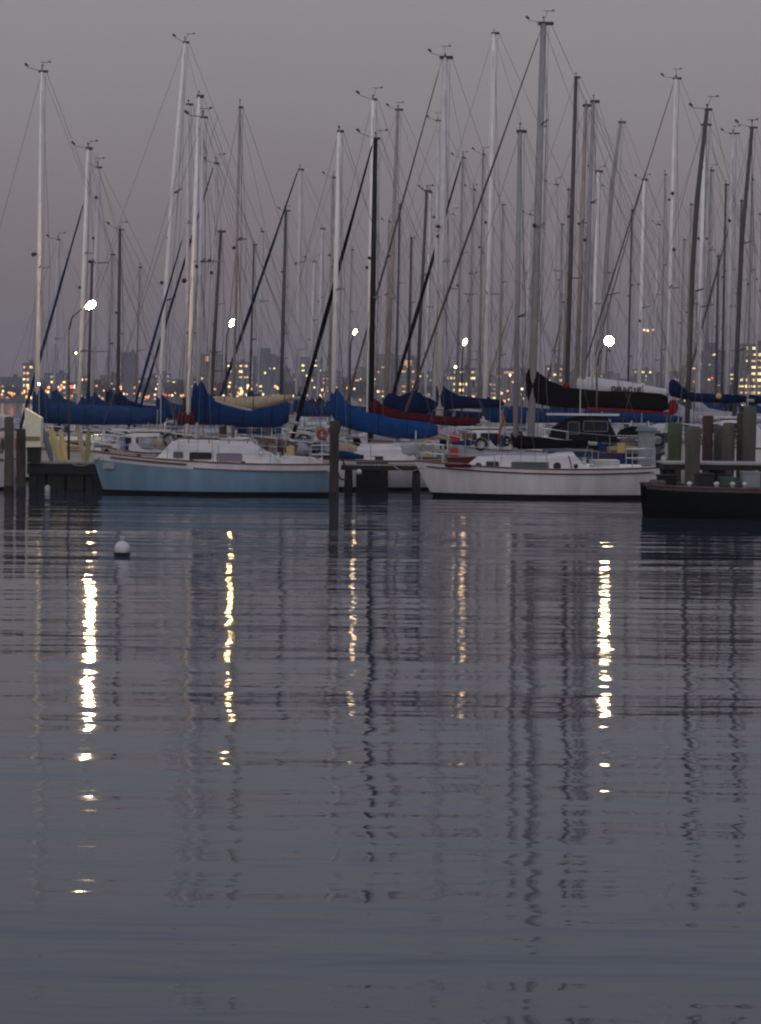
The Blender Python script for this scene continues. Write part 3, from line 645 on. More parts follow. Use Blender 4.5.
for gi in order:
    lab, top, ref, w, mc, jib, cc, hc, kw = G[gi]
    for D in rows:
        X = W(ref[0], ref[1], D).x; Hm = W(top[0], top[1], D).z; L = min(13.5, max(7.5, Hm * .8))
        a, b_ = X - L * .40 - .3, X + L * .65 + .3
        if jib:
            (jx0, jy0, jx1, jy1) = jib[0]
            p, q_ = W(jx0, jy0, D), W(jx1, jy1, D); s_ = (q_.x - p.x) / (p.z - q_.z); bx = q_.x + s_ * (q_.z - 1.4); bx = max(bx, X - 8); Lj = max(7.5, min(14, (X - bx) * 2.65)); a, b_ = bx - .3, bx + Lj + .3
        if all(b_ < u or a > v for u, v in occ[D]):
            occ[D].append((a, b_)); k = dict(kw)
            if jib: k['forestay_x'] = bx - X
            sailboat(lab, D, top, ref, w, mc, jib=jib, cov_col=cc, hcol=hc, plain=True, yaw=R(random.choice([-1, 1]) * random.uniform(5, 15)), dodger=random.choice([None, 'cloth_blue', 'cloth_navy', 'cloth_white']), **k)
            break
    else: print('NO ROW for', lab)

# ------------------------------------------------------------------ lettering on the white cover
FONT = {'G': [((1, .85), (.7, 1), (.3, 1), (0, .7), (0, .3), (.3, 0), (.75, 0), (1, .2), (1, .48), (.6, .48))], 'R': [((0, 0), (0, 1), (.7, 1), (1, .8), (.9, .55), (0, .5)), ((.5, .5), (1, 0))],
        'A': [((0, 0), (.5, 1), (1, 0)), ((.2, .38), (.8, .38))], 'C': [((1, .8), (.7, 1), (.3, 1), (0, .7), (0, .3), (.3, 0), (.7, 0), (1, .2))], 'I': [((.5, 0), (.5, 1))], 'E': [((1, 1), (0, 1), (0, 0), (1, 0)), ((0, .5), (.8, .5))]}
q = MB(); x = 611.0
for ch in 'GRACIE':
    wch = 2.0 if ch == 'I' else 4.0
    for st in FONT[ch]:
        q.tube([tuple(l5(x + px_ * wch, 391.3 + (x - 611) * .035 - 4.4 * pz) + Vector((0, -.235, 0))) for px_, pz in st], .028, 4)
    x += wch + 1.6
q.build('lettering', 'black_fit', r5)

# yellow patch on navy cover, right
q = MB(); p = r6[2](718, 396); q.ball(p + Vector((0, -.2, 0)), .11, 10, sc3=(1, .5, 1)); q.build('spotlight_cover', 'yellow', r6[0])

# ------------------------------------------------------------------ motor cruisers / pilothouse between rows
def pilot_boat(lab, D, x0, x1, ydeck, ywl, hc, house, hm, win, name='motor_cruiser', roof='cabin_white', radar=False):
    a = W(x0, ydeck, D); b_ = W(x1, ydeck, D); L = b_.x - a.x
    root = empty(name, ((a.x + b_.x) / 2, D, 0), lab, 'motor boat')
    zd = a.z; H = Hull(-L / 2, L, min(3.2, L * .36), zd + .25, zd, zd + .02, rake=.6, srake=.0)
    H.build(root, hc, hc, n=18)
    X = lambda p: W(p, ydeck, D).x - root.location.x; Z = lambda p, y: W(p, y, D).z
    pr = [(X(x), Z(x, y)) for x, y in house]
    sd = cabin(root, H, pr, .7, hm, 'wheelhouse')
    for xa, xb, ya, yb in win: side_window(root, sd, X(xa), X(xb), Z(xa, yb), Z(xa, ya), 'glass_dark', .05)
    rail_sets(root, H, 1.5)
    clutter(root, H, 14)
    mid = pr[len(pr) // 2]
    q = MB(); q.box(((pr[1][0] + pr[-2][0]) / 2, 0, max(p_[1] for p_ in pr) + .09), ((pr[-2][0] - pr[1][0]) + .4, H.B * .55, .07)); q.build('roof', roof, root)
    q = MB(); q.tube([(mid[0], .2, mid[1]), (mid[0], .2, mid[1] + 1.6)], .02, 5); q.build('aerial', 'steel', root)
    return root, X, Z, H
pilot_boat('dark pilothouse boat with black windows behind the white sloop', 85.2, 540, 668, 452, 0, 'hull_navy',
           [(545, 447), (552, 428), (565, 420), (580, 417), (606, 418), (612, 430), (620, 446)], 'hull_black', [(567, 578, 422, 434), (582, 606, 421, 431)])
pilot_boat('cream motor cruiser between the yellow boards and blue boat', 88.5, 100, 178, 452, 0, 'hull_cream',
           [(112, 448), (118, 436), (135, 433), (160, 433), (165, 446), (170, 449)], 'cabin_white', [(120, 132, 437, 443), (137, 158, 437, 443)])
pilot_boat('white motor cruiser behind the stern of the white sloop', 84.5, 675, 800, 447, 0, 'hull_white',
           [(695, 444), (705, 424), (722, 420), (748, 420), (760, 430), (775, 446)], 'cabin_white', [(706, 718, 424, 433), (724, 745, 423, 433)])
pilot_boat('low grey motor boat with wheelhouse behind the white sloop bow', 90, 446, 524, 449, 0, 'hull_grey',
           [(452, 446), (462, 434), (474, 430), (500, 430), (510, 442), (515, 446)], 'cabin_white', [(464, 476, 433, 440), (480, 498, 433, 440)])
# ---- white boat at the left edge
D = 82
r_, X_, Z_, H_ = pilot_boat('pale launch with domed white canopy cut by the left edge', 82, -150, 13, 459, 0, 'hull_white',
           [(-100, 452), (-85, 436), (-60, 430), (-35, 430), (-25, 448), (-20, 452)], 'cabin_white', [(-80, -62, 434, 442), (-55, -40, 434, 442)], roof='cloth_blue')
q = MB(); pts = [(X_(x), 0, Z_(0, y)) for x, y in ((-24, 424), (-16, 416), (-4, 414), (6, 416), (12, 422))]
rings = [[(p[0], -1.0, p[2] - .06), (p[0], 1.0, p[2] - .06), (p[0], 1.0, p[2]), (p[0], -1.0, p[2])] for p in pts]
o = q.loft(rings).build('canopy', 'cloth_white', r_)
q = MB()
for sg in (-1, 1):
    for px_ in (-22, 10): q.tube([(X_(px_), sg * .95, Z_(0, 422)), (X_(px_), sg * .95, Z_(0, 459))], .025, 5)
q.build('canopy_frame', 'steel', r_)

# ------------------------------------------------------------------ jetties and pilings
def piling(px, ytop, ybase_D, wpx, m_, lab, zbot=-1.0, cap=None):
    D = ybase_D; a = W(px, ytop, D); r = pxw(wpx, D) / 2
    root = empty('mooring_piling', (a.x, D, 0), lab, 'piling', 'timber mooring pilings')
    n = 9; prof = [(r * random.uniform(.93, 1.07), lerp(zbot, a.z, i / n)) for i in range(n + 1)] + [(r * .8, a.z + .04), (.02, a.z + .05)]
    o = MB().lathe((0, 0, 0), prof, 14).build('post', m_, root, True)
    MB().lathe((0, 0, 0), [(r * 1.08, zbot), (r * 1.10, .0), (r * 1.07, .22), (r * .9, .26)], 14).build('weed_band', 'dark_timber', root, True)
    if random.random() < .4: MB().torus((0, 0, a.z * random.uniform(.45, .8)), r * 1.06, .035, 'z', 14, 6).build('mooring_rope', 'rope', root, True)
    return root
piling(334.5, 422, 77.5, 9.5, 'pile', 'tall brown piling at the stern of the pale blue sloop')
piling(21, 430, 78.5, 9.5, 'pile', 'brown piling at the left edge beside the cream cabinet')
piling(9, 418, 80.2, 9, 'pile_grey', 'grey piling at the extreme left edge under the white canopy')
piling(675, 424, 73.2, 14, 'pile_green', 'green piling, leftmost of the right hand group')  # post given a greenish base colour
piling(693, 428, 69.6, 16, 'pile_grey', 'wide grey piling in front of the right hand pontoon above the dark barge')
piling(708, 417, 73.6, 11, 'pile_red', 'dark reddish piling right behind the wide front piling')
piling(718.5, 427, 74.3, 10, 'pile_grey', 'short grey piling fourth in the right hand group')
piling(729, 424, 73.2, 12, 'pile_grey', 'pale grey piling with rope line in the middle of the right hand group')
piling(741, 414, 74.8, 8, 'pile', 'slim dark piling left of the rightmost piling')
piling(750, 408, 73, 13, 'pile_grey', 'tallest rightmost grey piling at the right edge')
def jetty(lab, x0, x1, ytop, D, depth, thick, posts, skirt=True, top='plank', name='jetty'):
    a = W(x0, ytop, D); b_ = W(x1, ytop, D); zt = (a.z + b_.z) / 2; L = b_.x - a.x
    root = empty(name, ((a.x + b_.x) / 2, D + depth / 2, 0), lab, 'jetty')
    q = MB(); nb = int(L / .2)
    for i in range(nb): q.box((-L / 2 + (i + .5) * L / nb, 0, zt - .03), (L / nb - .015, depth, .06))
    q.build('deck_boards', top, root)
    q = MB()
    for s_ in (-1, 1): q.box((0, s_ * (depth / 2 - .06), zt - .06 - thick / 2), (L, .10, thick))
    for i in range(int(L / 1.2) + 1): q.box((-L / 2 + .1 + i * 1.2, 0, zt - .06 - thick / 2), (.10, depth - .25, thick))
    q.build('beam', 'dark_timber', root)
    for i in range(posts):
        for s_ in (-1, 1):
            x = -L / 2 + .25 + i * (L - .5) / max(1, posts - 1)
            MB().lathe((x, s_ * (depth / 2 - .25), 0), [(.13, -1), (.14, .3), (.12, zt - .08)], 10).build('leg', 'dark_timber', root, True)
    if skirt:
        q = MB()
        for i in range(int(L / .32)):
            q.box((-L / 2 + .16 + i * .32, -depth / 2 + .16, (zt - .1) / 2), (.24, .07, zt - .1))
        q.build('fender_board', 'dark_timber', root)
    return root, zt
jl, zjl = jetty('dark timber jetty end between the left piling and the blue bow', 27, 103, 462, 81, 3.0, .35, 4)
jm, zjm = jetty('low dark pontoon between the two nearest sloops', 341, 424, 464, 82.2, 1.6, .16, 2, skirt=False)
q = MB(); a = W(372, 484, 82.2); q.box((a.x - jm.location.x, -.3, .45), (1.1, .8, 1.2)); q.build('fender_block', 'rubber', jm)
jr, zjr = jetty('long pale pontoon behind the dark barge at the right edge', 664, 830, 463, 70.2, 2.0, .16, 4, skirt=False, top='concrete')
walk, zw = jetty('long dark walkway running behind the second row of boats', -60, 840, 452, 100.2, 1.4, .2, 8, skirt=False)
for k, (px_, who) in enumerate(((26, 'far left mast'), (108, 'brightest lamp'), (150, 'slanting cream mast'), (222, 'second lamp'), (268, 'blue sail cover end'), (312, 'black furled sail foot'), (412, 'bright blue cover end'), (470, 'wide pale mast'), (560, 'pilothouse boat'), (630, 'lettered sail cover'))):
    piling(px_, random.uniform(424, 434), 101.4, 6, random.choice(['pile', 'pile_grey', 'pile_red']), 'slim walkway piling in the second row nearest the ' + who)
# lines on the jetty in the middle
for (xa, ya, xb, yb) in ((342, 458, 352, 478), (382, 468, 388, 486), (344, 480, 336, 468)):
    p0, p1 = W(xa, ya, 81.6), W(xb, yb, 81.6); o = MB().tube([(p0.x, p0.y, p0.z), ((p0.x + p1.x) / 2, p0.y, (p0.z + p1.z) / 2 - .15), (p1.x, p1.y, p1.z)], .035, 5).build('mooring_rope', 'rubber', None, True)
    tag(o, {342: 'black mooring rope sloping from the middle pontoon by the tall brown piling', 382: 'short black rope hanging right of the black fender block', 344: 'low black rope tied to the tall brown piling'}[xa], 'rope')
for (p0, z0, p1, z1, D0, D1_, lab) in ((100, 457, 66, 461, 79.6, 81.4, 'pale mooring line from the pale blue bow to the left jetty'), (330, 468, 334, 455, 79.2, 77.6, 'pale mooring line from the pale blue stern to the tall brown piling'), (421, 467, 392, 464, 79.8, 82.3, 'pale mooring line from the white bow to the middle pontoon'), (648, 470, 672, 464, 79.6, 73.2, 'pale mooring line from the white stern to the green piling')):
    a_, b2 = W(p0, z0, D0), W(p1, z1, D1_); pts = [a_.lerp(b2, i / 8) - Vector((0, 0, .22 * 4 * (i / 8) * (1 - i / 8))) for i in range(9)]
    tag(MB().tube(pts, .018, 5).build('mooring_line', 'rope', None, True), lab, 'rope')
# white float by the block
p = W(359, 472, 81.2); o = MB().ball((p.x, p.y, p.z), .10, 10).build('rope_float', 'hull_white', None, True); tag(o, 'small white float on the black block of the middle pontoon', 'float')
p = W(47.5, 492, 80.6); o = MB().lathe((p.x, p.y, 0), [(.03, -.2), (.09, -.12), (.10, .16), (.05, .22), (.02, .23)], 12).build('hanging_fender', 'hull_grey', None, True); tag(o, 'pale round fender hanging at the left jetty waterline', 'fender')
# cabinet on left jetty: cream pentagon with olive band on a dark base
D = 80.6
def gp(x, y, D=D): p = W(x, y, D); return p
a = gp(34, 462); zb = zjl
root = empty('dock_cabinet', (a.x, D + .3, zb), 'cream cabinet with slanted top on the left jetty', 'cabinet')
def L2(x, y): p = gp(x, y); return (p.x - a.x, p.z - zb)
MB().prism([L2(24.5, 447), L2(24.5, 408), L2(41, 418), L2(40.5, 447)], -.25, .25).build('body', 'cream_paint', root)
MB().prism([L2(25.5, 441), L2(25.5, 436.5), L2(40, 436.5), L2(40, 441)], -.262, -.2).build('band', 'olive', root)
z0 = L2(34, 447)[1]
MB().prism([L2(26.5, 447.2), (L2(27, 447)[0], 0), (L2(39, 447)[0], 0), L2(39.5, 447.2)], -.2, .2).build('base', 'dark_timber', root)
# leaning boards
for (x0, y0, x1, y1, w_, m_, lab) in ((51, 428, 59, 459, 8, 'yellow', 'wide yellow board leaning left, nearest the cabinet'), (60, 430, 66, 459, 6, 'yellow', 'second yellow board leaning beside the widest one'),
        (78, 426, 84, 458, 5, 'cloth_tan', 'tan board leaning right of the yellow pair'), (89, 428, 87, 458, 5, 'olive', 'upright olive board nearest the blue bow'), (43, 428, 52, 455, 6, 'slate', 'slate blue board leaning behind the cabinet')):
    p0 = W(x0, y0, 82.2); p1 = W(x1, y1, 81.9); p1.z = zjl; hw = pxw(w_, 82) / 2
    q = MB(); rings = []
    for i in range(9):
        t = i / 8; c = p0.lerp(p1, t); k = hw * (1 - .55 * abs(2 * t - 1) ** 3); rings.append([(c.x - k, c.y - .03, c.z), (c.x, c.y - .06, c.z), (c.x + k, c.y - .03, c.z), (c.x + k, c.y + .03, c.z), (c.x - k, c.y + .03, c.z)])
    o = q.loft(rings).build('leaning_board', m_); tag(o, lab, 'board', 'boards leaning on the left jetty')

# ------------------------------------------------------------------ dark barge, right foreground
D = 66.2
a = W(649, 492, D); b_ = W(860, 492, D); L = b_.x - a.x; zt = .80
root = empty('work_barge', ((a.x + b_.x) / 2, D + 1.5, 0), 'long black barge with brown rail in the right foreground', 'barge')
HB = Hull(-L / 2, L, 3.0, .90, .84, .86, rake=.05, srake=.1, band=.1, boot=.05)
HB.hb = lambda t: 1.5 * min(1, .55 + 3.2 * t) if t < .14 else 1.5
HB.build(root, 'barge_hull', 'barge_rail', mrail='barge_rail', mdeck='dark_timber')
tz = .86
for i, (px_, h_, m_, nm) in enumerate(((668, .28, 'rubber', 'crate'), (706, .34, 'dark_timber', 'crate'), (752, .4, 'galv', 'crate'))):
    p = W(px_, 488, D + 1); q = MB(); x = p.x - root.location.x; q.box((x, -.1, tz + h_ / 2), (.5, .6, h_)); q.box((x, -.1, tz + h_ + .02), (.54, .64, .04)); q.build(nm, m_, root)
for px_ in (689, 716, 732, 744):
    p = W(px_, 486, D + .6); q = MB(); q.lathe((p.x - root.location.x, -1.0, tz), [(.05, 0), (.06, .08), (.09, .12), (.02, .17)], 8); q.build('bollard', 'hull_white', root, True)
q = MB(); 
for k in range(5): q.torus((W(735, 486, D).x - root.location.x, -.2, tz + .04 + k * .05), .34 - k * .02, .035, 'z', 16, 5)
q.build('coiled_rope', 'green_net', root, True)
q = MB()
for k, px_ in enumerate((656, 664, 672)):
    q.ball((W(px_, 486, D + .5).x - root.location.x, -.5 + .15 * k, tz + .1), .13, 8, sc3=(1.3, 1, .8))
q.build('netting', 'pile_grey', root, True)
# electricity box near stern of the white sloop, on pontoon
p = W(646, 462, 83.2)
root = empty('service_pedestal', (p.x, 83.2, .5), 'grey service pedestal with blue roof left of the green piling', 'pedestal')
zz = W(647, 431, 83.2).z - .5
MB().box((0, 0, zz / 2), (.56, .35, zz)).build('body', 'galv', root)
q = MB(); q.add([(-.36, -.3, zz), (.36, -.3, zz), (.36, .3, zz), (-.36, .3, zz), (-.26, -.2, zz + .16), (.30, -.2, zz + .12), (.30, .2, zz + .12), (-.26, .2, zz + .16)], [(0, 3, 2, 1), (4, 5, 6, 7), (0, 1, 5, 4), (1, 2, 6, 5), (2, 3, 7, 6), (3, 0, 4, 7)])
q.build('roof', 'slate', root)
MB().box((0, -.185, zz * .6), (.28, .02, .34)).build('door', 'cloth_grey', root)
MB().box((0, 0, -.1), (1.2, 1.0, .2)).build('footing', 'concrete', root)
# orange things
p = W(500, 446, 83.4); root = empty('marker_pole', (p.x, 83.4, 1.2), 'curved orange red flag pole behind the white sloop cabin', 'pole')
pts = [W(x, y, 83.4) - Vector((p.x, 83.4, 1.2)) for x, y in ((498, 444), (500, 430), (503.5, 420), (502, 413))]
MB().tube([tuple(v) for v in pts], [.025, .04, .07, .03], 8).build('flag', 'orange', root, True)
MB().tube([(pts[0].x, 0, 0), tuple(pts[0])], .02, 5).build('pole', 'steel', root)
p = W(322, 434, 82.4); root = empty('lifebuoy', (p.x, 82.4, p.z - .3), 'orange lifebuoy on a stand left of the tall brown piling', 'lifebuoy')
MB().torus((0, 0, .3), .15, .06).build('ring', 'orange', root, True)
MB().tube([(0, .1, -1.4), (0, .1, .6)], .03, 6).build('stand', 'steel', root)
# small round buoy
p = W(122, 549, 48.8); root = empty('mooring_buoy', (p.x, 48.8, 0), 'round pale buoy with black base floating alone on the open water', 'buoy')
MB().ball((0, 0, .12), .16, 16).build('float', 'cabin_white', root, True)
MB().lathe((0, 0, 0), [(.08, -.16), (.14, -.08), (.172, -.01), (.168, .03), (.14, .045)], 16).build('base_ring', 'rubber', root, True)
MB().torus((0, 0, .33), .035, .01, 'y', 10, 5).build('shackle', 'steel', root, True)

# ------------------------------------------------------------------ marina lamps
def flood(px, py, D, foot_px, arm, size, tilt, m_, lab, zf=.5):
    a = W(px, py, D); bx = W(foot_px, 380, D).x
    root = empty('dock_lamp', (bx, D, zf), lab, 'lamp', 'lamps lit above the marina docks')
    dx = a.x - bx; z = a.z - zf
    q = MB(); q.lathe((0, 0, 0), [(.11, 0), (.10, .3), (.05, .35), (.032, z - .9)], 10); q.build('post', 'spar_black', root, True)
    q = MB(); q.tube([(0, 0, z - .95), (dx * .12, 0, z - .5), (dx * .5, 0, z - .2), (dx * .85, 0, z + .02)], [.03, .028, .025, .025], 7); q.build('arm', 'spar_black', root, True)
    rot = Matrix.Rotation(R(tilt), 3, 'Y')
    s0 = pxw(size[0], D) / 2; s1 = pxw(size[1], D) / 2
    MB().ball((dx, -.02, z), 1, 14, sc3=(s0, s1 * .9, s1), rot=rot).build('lamp_lens', m_, root, True)
    q = MB(); q.ball(Vector((dx, s1 * .55, z)) + rot @ Vector((0, 0, s1 * .35)), 1, 12, sc3=(s0 * 1.12, s1 * .8, s1 * .8), rot=rot); q.build('lamp_housing', 'galv', root, True)
    MB().box((0, 0, -.35), (1.4, 1.2, .7)).build('footing', 'concrete', root)
flood(91, 305, 91, 69, 1, (10.5, 6.5), -38, 'lamp_main', 'brightest lamp on a curved arm at the left')
flood(232, 323, 101, 226, 1, (8.5, 4), -62, 'lamp_gold', 'second lamp, beside the short black mast')
flood(355, 332, 108, 350, 1, (6, 3), -66, 'lamp_small', 'third lamp, just left of the cream and black masts')
flood(465, 342, 117, 462, 1, (7.5, 4), -70, 'lamp_faint', 'small fourth lamp right of the wide pale mast')
flood(609, 341, 88, 597, 1, (9.5, 9), 0, 'lamp_mid', 'round white lamp under the leaning grey mast')
for (px_, py_, D, r_, lab) in ((39, 384, 92.2, 2.4, 'small warm light at the foot of the far left mast'), (76, 353, 97.6, 1.8, 'tiny light left of the brightest lamp post'), (510, 375, 104, 1.9, 'small white light right of the tall pale mast base'), (455.5, 367, 104.5, 2.2, 'small white light above the bright windowed building'), (522, 389, 91, 1.5, 'tiny light at the foot of the tallest mast')):
    p = W(px_, py_, D); root = empty('deck_light', (p.x, D, 0), lab, 'lamp', 'small lights among the masts')
    MB().tube([(0, .04, 1.2), (0, .04, p.z)], .025, 6).build('stem', 'galv', root); MB().ball((0, -.02, p.z), pxw(r_, D) / 2 * 1.15, 8).build('bulb', 'lamp_tiny', root)

# ------------------------------------------------------------------ far shore: city
mat('far_wall', (.17, .17, .19), .8, 0, .15, .06)
mat('far_wall_brown', (.20, .165, .15), .8, 0, .15, .06)
mat('far_wall_dark', (.09, .095, .12), .7, 0, .15, .06)
mat('far_roof', (.07, .07, .075), .9)
mat('far_glass', (.035, .04, .05), .2)
mat('land', (.035, .038, .034), 1, 0, .4, .02)
mat('leaf', (.035, .045, .030), .95, 0, .4, .15)
mat('bark', (.05, .04, .03), .95)
for nm in ('far_wall', 'far_wall_brown', 'far_wall_dark'):      # rows of unlit window openings are part of the facade pattern
    nt = MATS[nm].node_tree; n = nt.nodes; l = nt.links; b = n['Principled BSDF']; src = b.inputs['Base Color'].links[0].from_socket
    tc = n.new('ShaderNodeTexCoord'); sx = n.new('ShaderNodeSeparateXYZ'); cb = n.new('ShaderNodeCombineXYZ')
    l.new(tc.outputs['Object'], sx.inputs[0]); l.new(sx.outputs['X'], cb.inputs['X']); l.new(sx.outputs['Z'], cb.inputs['Y'])
    br = n.new('ShaderNodeTexBrick'); br.offset = 0; br.inputs['Scale'].default_value = 1; br.inputs['Brick Width'].default_value = 2.6; br.inputs['Row Height'].default_value = 2.9; br.inputs['Mortar Size'].default_value = .75; br.inputs['Mortar Smooth'].default_value = 0
    l.new(cb.outputs[0], br.inputs['Vector']); br.inputs['Color1'].default_value = (.05, .055, .065, 1); br.inputs['Color2'].default_value = (.08, .08, .09, 1); l.new(src, br.inputs['Mortar']); l.new(br.outputs['Color'], b.inputs['Base Color'])
emit('win_warm', (1.0, .62, .24), 1.3, False); emit('win_yellow', (1.0, .78, .30), 2.4, False); emit('win_orange', (1.0, .40, .14), .8, False); emit('win_cool', (.80, .88, 1.0), .45, False)
emit('street_orange', (1.0, .36, .09), 2.4, False); emit('street_white', (1.0, .66, .34), 2.6, False); emit('street_red', (1.0, .08, .05), 4, False)
def building(x0, x1, ytop, D, wall, lit, lab, dens=.25, floors=None, step=None, extra_top=None):
    a = W(x0, ytop, D); b_ = W(x1, ytop, D); w_ = b_.x - a.x; h = (a.z + b_.z) / 2 - 1.0; dp = max(10, w_ * .7)
    root = empty('apartment_building', ((a.x + b_.x) / 2, D, 1.0), lab, 'building', 'city buildings on the far shore')
    q = MB(); q.box((0, dp / 2, h / 2), (w_, dp, h))
    if step: q.box((w_ * step[0], dp / 2, h + step[1] / 2), (w_ * step[2], dp * .6, step[1]))
    nf = floors or max(3, int(h / 2.9)); fh = h / nf
    wl = q.build('wall', wall, root)
    q = MB(); q.box((0, dp / 2, h + .25), (w_ * 1.03, dp * 1.03, .5)); q.box((w_ * .2, dp / 2, h + 1.3), (w_ * .2, dp * .3, 1.8)); q.build('roof', 'far_roof', root)
    nw = max(3, int(w_ / 2.6)); cw = w_ / nw; q = MB(); lits = 0
    for i in range(nf):
        for j in range(nw):
            c = (-w_ / 2 + (j + .5) * cw, -.06, (i + .48) * fh)
            if random.random() < dens and lits < 70 and lit:
                lits += 1; o = MB().box((c[0], -.10, c[2]), (cw * random.uniform(.35, .8), .16, fh * random.uniform(.25, .45))).build('lit_window', random.choice(lit), root)
    return root, w_, h
Bd = [
 (22.5, 33, 364, 1250, 'far_wall_brown', ['win_yellow', 'win_warm'], 'slim brightly lit block behind the foot of the far left mast', .8),
 (0, 20, 378, 1300, 'far_wall_dark', ['win_orange', 'win_orange', 'win_warm'], 'low block with orange windows at the left edge', .3),
 (44, 67, 374, 1350, 'far_wall', ['win_warm', 'win_yellow', 'win_cool'], 'low block with scattered warm windows left of the brightest lamp post', .35),
 (68, 98, 383, 1280, 'far_wall_dark', ['win_orange', 'win_cool'], 'low dark block under the brightest lamp', .18),
 (100, 119, 376, 1400, 'far_wall', ['win_warm'], 'pale dark windowed block left of the dark tower', .12),
 (121.5, 136.5, 353, 1500, 'far_wall_dark', ['win_cool'], 'dark glass tower left of the slanting mast', .03),
 (138, 158, 379, 1350, 'far_wall_brown', ['win_orange', 'win_warm'], 'low brown block just right of the dark glass tower', .25),
 (164, 186, 385, 1250, 'far_wall', ['win_orange'], 'low block behind the maroon cover', .1),
 (200, 222, 355, 1450, 'far_wall_brown', ['win_orange', 'win_warm'], 'brown tower with orange lit sign left of the second lamp', .10),
 (227, 249, 363, 1400, 'far_wall', ['win_yellow', 'win_warm'], 'block with a grid of yellow windows under the second lamp', .5),
 (254, 281, 357, 1600, 'far_wall_dark', ['win_cool', 'win_yellow'], 'stepped dark tower behind the short wide headed mast', .12),
 (283, 299, 377, 1400, 'far_wall', ['win_warm', 'win_yellow', 'win_orange'], 'low block with mixed lights right of the stepped tower', .4),
 (301, 322, 358, 1500, 'far_wall', ['win_warm', 'win_yellow'], 'block crossed by the thick black furled sail', .22),
 (338, 360, 378, 1400, 'far_wall_brown', ['win_warm', 'win_orange'], 'low brown block under the third lamp', .15),
 (376, 396, 355, 1500, 'far_wall_brown', ['win_orange', 'win_yellow'], 'brown block right of the black mast', .22),
 (397, 420, 359, 1450, 'far_wall_brown', ['win_yellow', 'win_warm', 'win_orange'], 'block with orange roof sign left of the wide pale mast', .33),
 (447, 476, 369, 1250, 'far_wall', ['win_yellow', 'win_yellow', 'win_warm'], 'block with the largest bright yellow windows right of the wide pale mast', .62),
 (497, 525, 369, 1500, 'far_wall_brown', ['win_warm', 'win_cool'], 'brown block right of the tall pale mast', .08),
 (546, 563, 366, 1400, 'far_wall', ['win_yellow', 'win_warm'], 'lit block behind the black sail cover', .5),
 (568, 598, 380, 1600, 'far_wall_dark', ['win_cool'], 'low dark block left of the round lamp', .04),
 (618, 640, 379, 1800, 'far_wall_dark', ['win_cool'], 'low dark block right of the round lamp', .04),
 (648, 664, 375, 1700, 'far_wall', ['win_orange'], 'narrow pale block left of the second white mast', .05),
 (668, 690, 372, 1600, 'far_wall_brown', ['win_orange', 'win_cool'], 'brown block left of the dark leaning mast', .1),
 (703, 726, 352, 1500, 'far_wall_dark', ['win_yellow', 'win_cool'], 'dark tower with a few yellow lights near the right', .10),
 (739, 775, 345, 1150, 'far_wall_brown', ['win_yellow', 'win_warm'], 'broad brightly lit office block at the right edge', .62),
]
fill = [(-8, 12, 384, 'left edge'), (30, 46, 382, 'far left mast foot'), (80, 92, 377, 'brightest lamp'), (108, 124, 382, 'dark glass tower, to its left'), (150, 170, 374, 'slanting cream mast'), (172, 200, 380, 'maroon sail cover'), (214, 230, 371, 'second lamp'), (244, 258, 376, 'stepped tower, to its left'), (276, 290, 369, 'stepped tower, to its right'), (318, 342, 372, 'cream mast of the bright blue cover'), (355, 380, 368, 'black mast'), (414, 436, 374, 'orange roof sign'), (434, 450, 380, 'wide pale mast'), (474, 500, 378, 'tall pinkish mast'), (522, 548, 377, 'tallest mast'), (560, 582, 372, 'hook headed mast'), (592, 620, 374, 'round lamp'), (634, 652, 370, 'slim white mast'), (662, 676, 380, 'tall white mast'), (684, 708, 366, 'dark leaning mast'), (722, 742, 368, 'broad bluish mast')]
Bd += [(x0, x1, yt, 1650 + 37 * (k % 6), ['far_wall', 'far_wall_brown', 'far_wall_dark'][k % 3], [['win_warm', 'win_orange'], ['win_yellow', 'win_orange', 'win_cool'], ['win_warm', 'win_yellow']][k % 3], 'hazy lower block on the far shore nearest the ' + w_, [.16, .3, .22][k % 3]) for k, (x0, x1, yt, w_) in enumerate(fill)]
for i, (x0, x1, yt, D, wl, lit, lab, dens) in enumerate(Bd):
    rt_, w_, h_ = building(x0, x1, yt, D, wl, lit, lab, dens, step=((-.15, 6, .5) if x0 in (254, 703) else None))
    if x0 in (200, 397, 497):
        MB().box((-w_ * .05, -.3, h_ - 2.2), (w_ * .38, .3, 3.2 if x0 != 497 else 1.4)).build('lit_sign', 'win_orange', rt_)
# street lights along the far shore
def street(px, py, D, m_, first=None):
    p = W(px, py, D)
    root = empty('street_lamp', (p.x, D, 1.0), 'tiny far street light glowing along the distant shore', 'street lamp', 'street lights along the far shore')
    h = p.z - 1.0; MB().tube([(0, 0, 0), (0, 0, h)], .10, 5).build('post', 'far_roof', root)
    MB().ball((0, -.3, h), pxw(random.uniform(1.2, 2.9), D) / 2 * 1.1, 8).build('lamp_head', m_, root)
for i in range(190):
    px = random.uniform(-5, 330) if i < 120 else random.uniform(330, 765)
    py = random.choice([random.gauss(392, 4), random.gauss(398, 1.5)]) + (px - 380) * .010
    street(px, py, random.uniform(1080, 1180), random.choice(['street_orange', 'street_orange', 'street_orange', 'street_orange', 'street_white'] if px < 220 else ['street_white', 'street_white', 'street_orange']))
for px, py in ((70, 386), (71.5, 387), (166, 395), (712, 378)): street(px, py, 1100, 'street_red')
for px, py in ((74.5, 388), (644, 330), (647.5, 330.5), (653, 330), (114, 389), (121, 389), (124, 394), (156, 389), (700, 364)): street(px, py, 1090, 'street_white')
